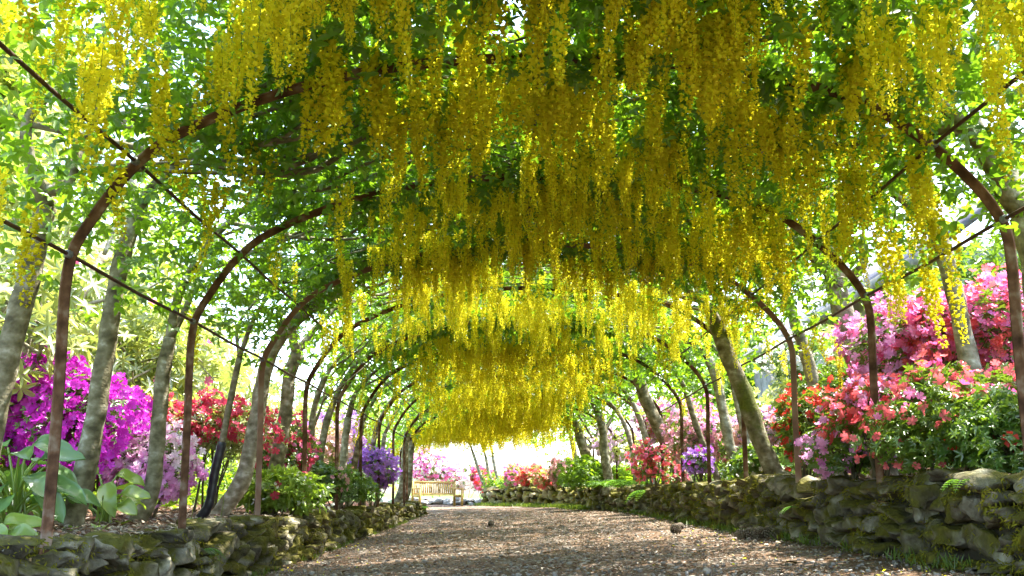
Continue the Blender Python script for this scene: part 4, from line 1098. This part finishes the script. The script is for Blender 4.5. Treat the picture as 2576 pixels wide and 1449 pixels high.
# ------------------------------------------------------------------ hostas, ferns, small plants
def hosta_leaf(L, W, r, curl):
    nu, nv = 12, 9
    V, F = [], []
    for i in range(nu):
        u = i / (nu - 1)
        w = W * 1.75 * (u ** 0.5) * max(0.0, 1 - u) ** 0.65 + 0.003
        for j in range(nv):
            v = j / (nv - 1) * 2 - 1
            rib = 0.004 * math.cos(j * math.pi)
            V.append((u * L, v * w, -curl * u * u * L + 0.35 * abs(v) ** 1.5 * w + rib + 0.01 * math.sin(u * 9 + r)))
    for i in range(nu - 1):
        for j in range(nv - 1):
            k = i * nv + j
            F.append((k, k + nv, k + nv + 1, k + 1))
    return np.array(V), F
def hosta(label, base, spreadr, height, n, L, mat, seed):
    r = np.random.default_rng(seed)
    o = thing('hosta', label, 'hosta', group='hostas in the left bed')
    base = np.asarray(base, float)
    for k in range(n):
        a = k * 2.4 + r.uniform(0, 0.5)
        rr_ = spreadr * (0.35 + 0.65 * (k / n)) * r.uniform(0.8, 1.15)
        h = height * (1.0 - 0.72 * (k / n)) * r.uniform(0.85, 1.1)
        dirv = np.array([math.cos(a), math.sin(a), 0])
        tip = base + dirv * rr_ + np.array([0, 0, h])
        g = Geo()
        V, F = hosta_leaf(L * r.uniform(0.8, 1.15), L * 0.36, k, r.uniform(0.25, 0.55))
        X = dirv + np.array([0, 0, r.uniform(-0.5, 0.35)])
        Z = np.array([0, -0.55, 0.8]) - dirv * 0.15 + r.normal(0, 0.15, 3)
        g.spread((V, F), np.array([tip]), np.array([X]), np.array([Z]), 1.0)
        lf = g.build('leaf', M[mat], o, True)
        g = Geo()
        P = smooth_path([base + r.normal(0, 0.03, 3) * np.array([1, 1, 0]) - np.array([0, 0, 0.03]), base + dirv * rr_ * 0.4 + np.array([0, 0, h * 0.7]), tip], 5)
        g.tube(P, np.linspace(0.011, 0.006, len(P)), 6, 0, False)
        g.build('leaf_stalk', M['hosta_bright'], lf, True)
    return o
b = U(28, 1318, 6.3); b[2] = float(lbed(b[0], b[1]))
hosta('big blue-green hosta at the left edge beside the nearest post', b, 0.30, 0.50, 26, 0.25, 'hosta_leaf', 3)
b = U(262, 1275, 7.3); b[2] = float(lbed(b[0], b[1]))
hosta('cream-edged hosta behind the foot of the second trunk', b, 0.18, 0.36, 11, 0.23, 'hosta_bright', 5)
b = U(-22, 1395, 5.1); b[2] = float(lbed(b[0], b[1]))
hosta('bright lime hosta in the bottom left corner on the wall top', b, 0.13, 0.10, 11, 0.19, 'hosta_bright', 9)
b = U(120, 1262, 6.9); b[2] = float(lbed(b[0], b[1]))
hosta('dark green hosta behind the nearest left post', b, 0.18, 0.30, 12, 0.17, 'hosta_leaf', 12)
b = U(1965, 1150, 12.0); b[2] = float(rbed(b[0], b[1]))
o = hosta('large leaved plant behind the big bare laburnum on the right bank', b, 0.22, 0.5, 8, 0.34, 'hosta_leaf', 15)
o['group'] = 'large leaved plants'

def fern(label, base, n, L, seed, updir=0.7, facing=None):
    r = np.random.default_rng(seed)
    o = thing('fern', label, 'fern', group='ferns growing on the walls')
    base = np.asarray(base, float)
    for k in range(n):
        a = (k * 2.4 + r.uniform(0, 0.6)) if facing is None else facing + r.uniform(-1.0, 1.0)
        d0 = np.array([math.cos(a), math.sin(a), 0])
        l = L * r.uniform(0.7, 1.1)
        t = np.linspace(0, 1, 14)
        P = base + d0 * (l * 0.85 * t)[:, None] + np.array([0, 0, 1.0]) * (l * (updir * t - 0.75 * t * t))[:, None]
        g = Geo()
        g.tube(P, np.linspace(0.003, 0.001, 14), 3, 0, False)
        side = np.cross(d0, [0, 0, 1.0])
        for sgn in (-1, 1):
            pl = L * 0.22 * np.sin(np.pi * (0.12 + 0.86 * t[1:-1])) ** 0.8
            g.spread(LEAFN, P[1:-1], side * sgn + d0 * 0.35, np.tile([0, 0, 1.0], (12, 1)) + 0.1 * r.normal(size=(12, 3)), pl)
        g.build('frond', M['fern'], o)
    return o
b = U(1580, 1225, 19.0); b[2] = 0.86; fern('bright green fern left of the rosy red azalea on the right wall', b, 13, 0.75, 2)
b = U(1530, 1218, 21.2); b[2] = 0.86; fern('second fern cluster further along the right wall', b, 12, 0.75, 3)
b = U(1605, 1245, 18.3); b[0] = XR - 0.08; b[2] = 0.78; fern('fern drooping over the face of the right wall', b, 8, 0.5, 4, 0.3, facing=math.pi)
b = U(440, 1370, 7.1); b[0] = XL + 0.10; b[2] = 0.36; fern('small fern growing from the left wall beside the second post', b, 5, 0.16, 5, 0.3, facing=0.0)
b = U(2040, 1290, 8.6); b[0] = XR - 0.10; b[2] = 0.62; fern('small fern growing from the face of the right wall', b, 4, 0.2, 6, 0.4, facing=math.pi)
b = U(2560, 1240, 5.5); b[0] = XR - 0.02; b[2] = 0.80; fern('fern at the right edge on top of the wall', b, 6, 0.22, 7, 0.5, facing=math.pi)
b = U(1052, 1290, 24.4); b[2] = 0.36; fern('fern at the far end of the left wall', b, 12, 0.4, 8)

def seedling(label, px, py, d, n, L, seed, flower=None):
    r = np.random.default_rng(seed)
    o = thing('young_plant', label, 'plant', group='young plants in the left bed')
    b = U(px, py, d); b[2] = float(lbed(b[0], b[1]))
    g = Geo()
    a = np.arange(n) * 2.4
    X = np.stack([np.cos(a), np.sin(a), r.uniform(0.1, 0.9, n)], 1)
    g.spread(LEAFB, np.tile(b, (n, 1)), X, np.tile([0, 0, 1.0], (n, 1)), L * r.uniform(0.7, 1.1, n))
    g.build('leaf', M['hosta_bright'], o)
    if flower:
        g = Geo()
        top = b + np.array([0.02, 0, flower])
        g.tube([b, (b + top) / 2 + np.array([0.01, 0, 0]), top], [0.003, 0.003, 0.002], 4, 0, False)
        g.tube([top, top + (0, 0, 0.018), top + (0, 0, 0.035)], [0.003, 0.007, 0.003], 5, 0)
        g.build('stem', M['stalk'], o)
seedling('young plant with a tall bud stem right of the second trunk', 245, 1325, 6.6, 9, 0.11, 1, 0.20)
seedling('small leafy seedling left of the second trunk', 182, 1330, 6.5, 7, 0.09, 2)
seedling('pale seedling between second and third trunks', 300, 1300, 7.4, 10, 0.10, 3)
seedling('green seedling at the foot of the second left post', 480, 1262, 8.4, 10, 0.11, 4, 0.16)
seedling('tall budded plant by the guarded young laburnum', 555, 1285, 9.2, 8, 0.10, 5, 0.3)
seedling('seedling beside the third left post', 620, 1290, 9.3, 9, 0.10, 6, 0.22)

# ------------------------------------------------------------------ pine cones
def pine_cone(label, px, py, d, rad, tilt, seed):
    r = np.random.default_rng(seed)
    o = thing('pine_cone', label, 'pine cone', group='pine cones on the path')
    b = U(px, py, d); b[2] = float(gz(b[0], b[1])) + rad * 0.85
    T_ = nrm(np.array([math.cos(tilt), math.sin(tilt), 0.35]))
    Xa = nrm(np.cross(T_, [0, 0, 1.0])); Ya = np.cross(T_, Xa)
    g = Geo()
    q = np.linspace(-1, 1, 9)
    g.tube(b + T_[None, :] * (q * rad * 1.15)[:, None], rad * 0.78 * np.sqrt(np.maximum(0.02, 1 - q * q)), 10)
    g.build('core', M['cone_core'], o, True)
    n = 110
    k = np.arange(n)
    t = -0.95 + 1.9 * (k + 0.5) / n
    a = k * 2.39996
    pr = rad * 0.80 * np.sqrt(np.maximum(0.03, 1 - t * t)) * (1.05 - 0.15 * t)
    out = np.cos(a)[:, None] * Xa + np.sin(a)[:, None] * Ya
    pos = b + T_[None, :] * (t * rad * 1.15)[:, None] + out * (pr * 0.9)[:, None]
    sc = (np.array([(0, -0.5, 0), (0, 0.5, 0), (0.7, 0.62, 0.12), (0.95, 0, 0.32), (0.7, -0.62, 0.12), (0.75, 0, -0.1)]), [(0, 4, 3, 2, 1), (0, 1, 2, 5), (0, 5, 4), (5, 2, 3), (5, 3, 4)])
    g = Geo()
    g.spread(sc, pos, out + T_ * 0.45, T_[None, :] - out * 0.2, rad * 0.36 * (1.1 - 0.45 * np.abs(t)))
    g.build('scales', M['cone_scale'], o)
for args in [('single pine cone on the path right of the middle', 1700, 1338, 11.3, 0.060, 0.8, 1), ('dark pine cone just behind the single cone on the right', 1712, 1322, 12.4, 0.042, 2.0, 2),
             ('leftmost of the row of pine cones by the right wall', 1868, 1352, 9.6, 0.055, 2.6, 3), ('second from left in the row of pine cones by the right wall', 1888, 1355, 9.5, 0.062, 0.4, 4),
             ('middle one of the row of pine cones by the right wall', 1912, 1355, 9.45, 0.064, 1.6, 5), ('largest pine cone, second from right in the row by the right wall', 1938, 1353, 9.4, 0.070, 0.2, 6),
             ('rightmost greyish cone of the row by the right wall', 1958, 1354, 9.55, 0.060, 2.9, 7), ('lone pine cone in mid path before the sun patch', 1235, 1310, 16.5, 0.048, 1.0, 8)]:
    pine_cone(*args)

# ------------------------------------------------------------------ bench at the end
bn = thing('garden_bench', 'slatted wooden garden bench in the sun at the end of the path', 'bench')
BC, BR = np.array([-2.35, 32.0, 0.0]), R(33)
BC[2] = float(gz(BC[0], BC[1])) - 0.01
def bp(x, y, z):
    x, y, z = x * 0.82, y * 0.82, z * 0.82
    return BC + np.array([x * math.cos(BR) - y * math.sin(BR), x * math.sin(BR) + y * math.cos(BR), z])
Wd = 1.9
g = Geo()
for k in range(5):
    g.box(bp(0, -0.22 + 0.11 * k, 0.44), np.array((Wd - 0.12, 0.09, 0.03)) * 0.82, BR)
g.build('seat', M['timber'], bn)
g = Geo()
for k in range(19):
    g.box(bp(-Wd / 2 + 0.12 + k * (Wd - 0.24) / 18, 0.29, 0.70), np.array((0.045, 0.02, 0.40)) * 0.82, BR)
g.box(bp(0, 0.29, 0.93), np.array((Wd - 0.14, 0.04, 0.08)) * 0.82, BR)
g.box(bp(0, 0.29, 0.49), np.array((Wd - 0.14, 0.04, 0.06)) * 0.82, BR)
g.build('backrest', M['timber'], bn)
for sx in (-1, 1):
    x = sx * (Wd / 2 - 0.03)
    for yy, h in ((-0.30, 0.66), (0.30, 0.97)):
        g = Geo(); g.box(bp(x, yy, h / 2), np.array((0.075, 0.075, h)) * 0.82, BR); g.build('leg', M['timber'], bn)
    g = Geo(); g.box(bp(x, -0.03, 0.685), np.array((0.09, 0.62, 0.045)) * 0.82, BR); g.build('armrest', M['timber'], bn)
    g = Geo(); g.box(bp(x, 0.0, 0.40), np.array((0.05, 0.52, 0.08)) * 0.82, BR); g.build('rail', M['timber'], bn)

# ------------------------------------------------------------------ litter, gravel, grass
def flakes(name, xy, zf, size, mat, seed, tilt=0.35, tpl=None, kind='stuff', zoff=0.012):
    r = np.random.default_rng(seed)
    n = len(xy)
    g = Geo()
    pos = np.stack([xy[:, 0], xy[:, 1], zf(xy[:, 0], xy[:, 1]) + zoff + r.uniform(0, 0.01, n)], 1)
    X = np.stack([r.normal(size=n), r.normal(size=n), r.normal(0, 0.15, n)], 1)
    Z = np.tile([0, 0, 1.0], (n, 1)) + r.normal(0, tilt, (n, 3))
    g.spread(tpl or LEAF1, pos, X, Z, size * np.exp(r.normal(0, 0.4, n)))
    return tag(g.build(name, M[mat]), kind=kind)
r_ = np.random.default_rng(8)
n = 42000
yy = 4.6 * np.exp(r_.random(n) * math.log(24 / 4.6)); xx = r_.uniform(XL + 0.05, XR + 0.0, n)
cl = vnoise(np.stack([xx * 2.5, yy * 2.5, 0 * xx], 1), 61) * 0.5 + vnoise(np.stack([xx * 8, yy * 8, 0 * xx], 1), 62) * 0.5
k = r_.random(n) < np.clip((cl - 0.28) * 2.6, 0.05, 1)
flakes('path_leaf_litter', np.stack([xx[k], yy[k]], 1), gz, 0.024, 'litter', 9, 0.3)
PEB = (RP[::1] * 0.5, RF)
pp, pf = rock_tpl(2)
pp = pp * np.array([0.6, 0.45, 0.35])
n = 5500
yy = 4.6 * np.exp(r_.random(n) * math.log(18 / 4.6)); xx = r_.uniform(XL + 0.05, XR, n)
flakes('gravel', np.stack([xx, yy], 1), gz, 0.012, 'pebble', 10, 0.3, (pp, pf), zoff=0.004)
n = 9000
yy = r_.uniform(4.2, 16, n); xx = -2.3 - np.abs(r_.normal(0, 0.8, n))
flakes('bed_leaf_litter', np.stack([xx, yy], 1), lbed, 0.035, 'litter', 11, 0.35, zoff=0.02)
n = 2500
yy = r_.uniform(5, 16, n); xx = 2.62 + np.abs(r_.normal(0, 0.5, n))
flakes('bank_leaf_litter', np.stack([xx, yy], 1), rbed, 0.035, 'litter', 12, 0.35, zoff=0.03)
def cover(name, x0, x1, y0, y1, n, zf, h, size, mat, seed):
    r = np.random.default_rng(seed)
    x, y = r.uniform(x0, x1, n), r.uniform(y0, y1, n)
    z = zf(x, y) + h * r.random(n) * (0.3 + vnoise(np.stack([x * 1.5, y * 1.5, 0 * x], 1), seed) * 1.2)
    g = Geo()
    g.spread(SPRIG, np.stack([x, y, z], 1), r.normal(size=(n, 3)), r.normal(0, 0.5, (n, 3)) + np.array([0, 0, 1.0]), size * r.uniform(0.6, 1.3, n))
    return tag(g.build(name, M[mat]), kind='stuff')
n = 420
yy = 5 * np.exp(r_.random(n) * math.log(3.5)); xx = np.where(r_.random(n) < 0.5, XL + 0.1 + np.abs(r_.normal(0, 0.5, n)), XR - 0.15 - np.abs(r_.normal(0, 0.8, n)))
flakes('fallen_petals', np.stack([xx, yy], 1), gz, 0.016, 'laburnum_flower', 31, 0.4, zoff=0.014)
cover('bed_undergrowth', -7.5, -3.9, 5.5, 24, 9000, lbed, 0.7, 0.09, 'tree_leaf', 21)
def far_cover(name, n, size, mat, seed):
    r = np.random.default_rng(seed)
    t = r.random(n)
    y = 21 + 12.5 * t
    x = np.interp(y, [21, 23.5, 26.5, 29.6, 32.6, 34], [2.62, 2.4, 1.95, 0.95, -0.6, -1.3]) + np.abs(r.normal(0, 0.5, n))
    z = 0.82 + 0.55 * r.random(n) * (0.2 + vnoise(np.stack([x * 1.5, y * 1.5, 0 * x], 1), seed))
    g = Geo()
    g.spread(SPRIG, np.stack([x, y, z], 1), r.normal(size=(n, 3)), r.normal(0, 0.5, (n, 3)) + np.array([0, 0, 1.0]), size * r.uniform(0.6, 1.3, n))
    return tag(g.build(name, M[mat]), kind='stuff')
far_cover('far_bank_undergrowth', 3500, 0.09, 'tree_leaf', 25)
cover('bank_undergrowth', 3.5, 5.8, 5.5, 24, 6000, rbed, 0.6, 0.08, 'glossy_leaf', 22)
def grass_strip(name, xy, zf, size, seed):
    r = np.random.default_rng(seed)
    n = len(xy)
    g = Geo()
    pos = np.stack([xy[:, 0], xy[:, 1], zf(xy[:, 0], xy[:, 1])], 1)
    X = np.stack([r.normal(0, 0.4, n), r.normal(0, 0.4, n), np.ones(n)], 1)
    g.spread(leaflet(w=0.06, fold=0.02, droop=0.25), pos, X, r.normal(size=(n, 3)), size * r.uniform(0.5, 1.3, n))
    return tag(g.build(name, M['grass']), kind='stuff')
n = 3000
yy = r_.uniform(5.5, 26, n); cl = vnoise(np.stack([yy * 3, 0 * yy, 0 * yy], 1), 71)
k = r_.random(n) < np.clip((cl - 0.35) * 3 + (yy - 9) * 0.05, 0.02, 1)
yy = yy[k]; grass_strip('wall_foot_grass', np.stack([XR - 0.05 - np.abs(r_.normal(0, 0.08, len(yy))) * np.where(np.abs(yy - 9.5) < 0.5, 0.3, 1) + bend(yy), yy], 1), gz, 0.085, 13)
n = 1800
yy = r_.uniform(6, 24, n); cl = vnoise(np.stack([yy * 3, 0 * yy, 0 * yy], 1), 72); k = r_.random(n) < np.clip((cl - 0.45) * 3, 0, 1)
yy = yy[k]; grass_strip('left_wall_foot_grass', np.stack([XL + 0.12 + np.abs(r_.normal(0, 0.05, len(yy))), yy], 1), gz, 0.06, 14)
n = 2200
yy = r_.uniform(24, 32.5, n)
xf = np.interp(yy, [23.8, 26.5, 29.6, 32.6], [2.06, 1.72, 0.7, -0.85])
grass_strip('far_wall_foot_grass', np.stack([xf - 0.2 - np.abs(r_.normal(0, 0.2, n)), yy], 1), gz, 0.11, 15)
